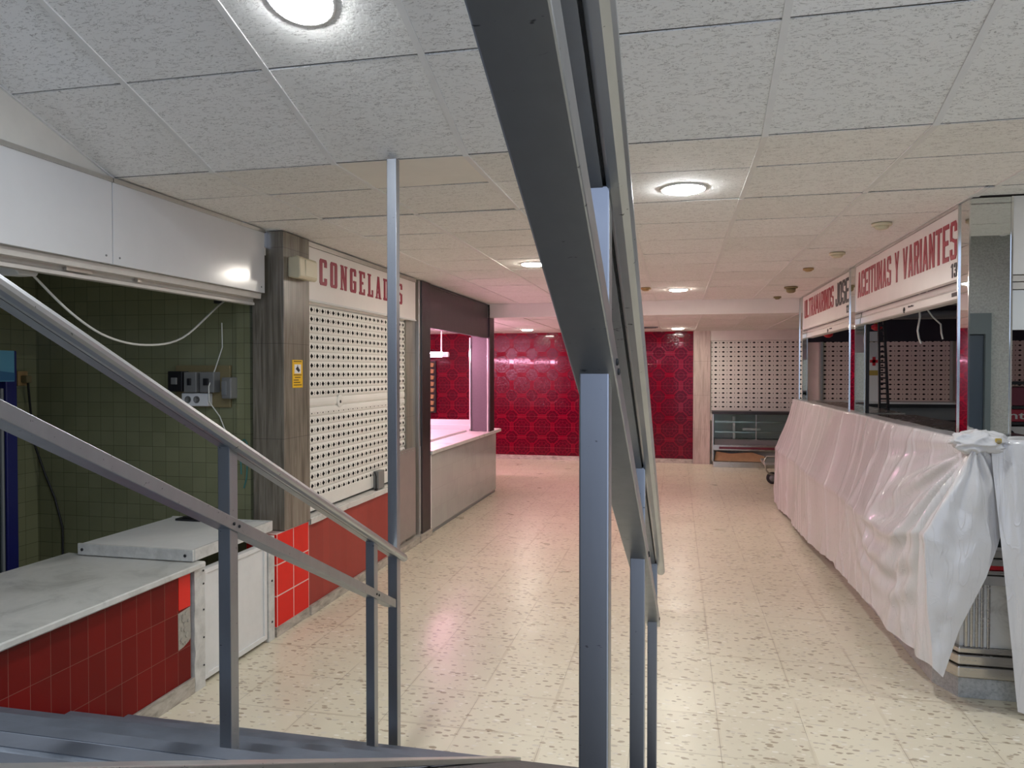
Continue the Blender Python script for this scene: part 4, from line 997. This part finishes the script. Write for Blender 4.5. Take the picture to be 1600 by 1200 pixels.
detector(1.133, 6.96, .045, 'small brownish ceiling detector, third along the right signs', 'tan', .025)
detector(1.20, 8.45, .07, 'dark brown domed ceiling detector near the ULTRAMARINOS sign', 'board', .06)
detector(1.194, 9.5, .045, 'small dark ceiling detector closest to the bulkhead', 'board', .03)
detector(-.33, 8.2, .06, 'pinkish ceiling detector just right of the big handrail', 'tan', .03)
t = thing('ceiling_vent', 'thin grey vent slot in the low ceiling before crimson wall', 'vent', (-.55, 12.5, 2.42))
B(-.75, -.30, 12.4, 12.6, 2.418, 2.432).build('frame', 'cool_grey', t)
MB().box(-.72, -.33, 12.43, 12.47, 2.414, 2.418).box(-.72, -.33, 12.52, 12.56, 2.414, 2.418).build('slat', 'black', t)

# ------------------------------------------------------------------ stairs
NY, NZ, RUN, RISE = 2.92, .115, .33, .165
t = thing('staircase', 'dark slate stairs at lower left with a ribbed ramp strip beside them', 'stairs', (-1.3, 2.9, 0))
for k in range(12):
    y1 = NY - RUN * k; z1 = NZ + RISE * k
    mb = MB().prism([(y1 - .02, max(0, z1 - RISE - .02)), (y1 - .02, z1 - .03), (y1, z1 - .03), (y1 + .0, z1 - .004), (y1 - .004, z1), (y1 - RUN - .03, z1), (y1 - RUN - .03, max(0, z1 - RISE - .02))], -2.465, -.66, 0)
    o = mb.build('tread', 'tread', t)
    B(-2.465, -.66, y1 - .045, y1 + .003, z1 - .004, z1 + .002).build('nosing', 'nosing', o, .001)
pl = lambda y: NZ + (NY - y) * .5
mb = MB(); ya, yb = NY + .03, -.9
mb.hexa([(-.64, ya, .0), (-.06, ya, .0), (-.06, ya, pl(ya)), (-.64, ya, pl(ya))], [(-.64, yb, pl(yb) - .4), (-.06, yb, pl(yb) - .4), (-.06, yb, pl(yb)), (-.64, yb, pl(yb))])
mb.build('ramp', 'rubber_rib', t)
er = lambda y: 1.615 - .509 * y
mb = MB().loft([(-.66, NY + .04, er(NY + .04)), (-.66, -.9, er(-.9))], [(-.008, -.018), (.04, -.018), (.04, 0), (-.008, 0)])
mb.build('edge_rail', 'steel_hand', t, .002)
MB().box(-.655, -.635, NY - .01, NY + .03, 0, .10).build('edge_rail_foot', 'black', t)
struct('wall_stair_side', MB().prism([(2.7, 0), (-.9, 0), (-.9, pl(-.9) - .40), (2.7, pl(2.7) - .11)], -.60, -.10, 0), 'plaster_old')

# ------------------------------------------------------------------ railings
def railing(x, zl, sl, posts, ya, yb, lab, low_end, tall=None):
    """x = centre at Y=0 (railing drifts .005 per metre), zl(Y) = underside of lower rail"""
    X = lambda y: x + .005 * y
    t = thing('stair_railing', lab, 'railing', (X(posts[0][0]), posts[0][0], 0))
    W = .036
    for y, zb in posts:
        zt = zl(y) + .225
        B(X(y) - W / 2, X(y) + W / 2, y, y + .038, zb, zt).build('post', 'steel_rail', t, .002)
    # lower rail, slightly wider than the posts
    ye = low_end
    MB().loft([(X(ye), ye, zl(ye)), (X(yb), yb, zl(yb))], [(-.026, 0), (.026, 0), (.026, .036), (-.026, .036)]).build('lower_rail', 'steel_rail', t, .002)
    bo = MB()
    for y, zb in posts:
        for e in (.008, .032): bo.lathe((X(y) + .026, y + e, zl(y + e) + .018), [(.0045, 0), (.0045, .002), (.002, .003)], 0, 10)
    bo.build('bolt', 'black', t)
    h = lambda y: zl(y) + .222
    MB().loft([(X(ya), ya, h(ya)), (X(yb), yb, h(yb))], [(-.019, 0), (.010, 0), (.010, .012), (-.019, .012)]).build('support_bar', 'steel_rail', t)
    MB().loft([(X(ya), ya, h(ya)), (X(yb), yb, h(yb))], [(.0098, .010), (.0142, .010), (.0142, .016), (.0098, .016)]).build('groove', 'black', t)
    MB().loft([(X(ya + .02), ya + .02, h(ya + .02)), (X(yb), yb, h(yb))], [(-.022, .013), (.0142, .013), (.0142, .001), (.019, -.004), (.030, -.005), (.039, .0), (.043, .007), (.043, .017), (.038, .027), (.026, .033), (-.014, .034), (-.022, .028)]).build('handrail', 'steel_hand', t, .001)
    return t
zlL = lambda y: 1.172 - .494 * (y - 1.975)
railing(-1.194, zlL, .494, [(1.765, NZ + RISE * 3), (2.72, NZ)], 3.0, -.4, 'left steel stair railing sloping down from the left picture edge', 2.93)
zlR = lambda y: 1.240 - .485 * (y - 1.83)
railing(-.101 - .0, zlR, .485, [(.888, pl(.888) - .08), (1.83, pl(1.83) - .08), (2.85, 0.0)], 3.0, -.4, 'large steel stair railing passing overhead through the picture centre', 2.97)
t = thing('steel_post', 'tall slim steel post rising from the stair foot to the ceiling', 'post', (-1.19, 3.0, 0))
B(-1.207, -1.165, 2.972, 3.012, 0, ZC + .0).build('shaft', 'steel_rail', t, .002)
MB().box(-1.22, -1.15, 2.96, 3.03, 0, .006).build('base_plate', 'steel_rail', t)

# ------------------------------------------------------------------ world: daylight from the street end of the stairs
w = bpy.data.worlds.new('world'); SC.world = w; w.use_nodes = True
bg = w.node_tree.nodes['Background']; bg.inputs[0].default_value = (.60, .72, 1.0, 1); bg.inputs[1].default_value = 1.35
SC.view_settings.view_transform = 'Standard'; SC.view_settings.look = 'None'
SC.view_settings.exposure = 0.34; SC.view_settings.gamma = 1.0; SC.view_settings.use_curve_mapping = False
SC.cycles.use_denoising = True
SC.cycles.max_bounces = 10; SC.cycles.diffuse_bounces = 5; SC.cycles.glossy_bounces = 5
SC.cycles.sample_clamp_indirect = 6.0
for o in bpy.data.objects:
    if '_o' in o: del o['_o']
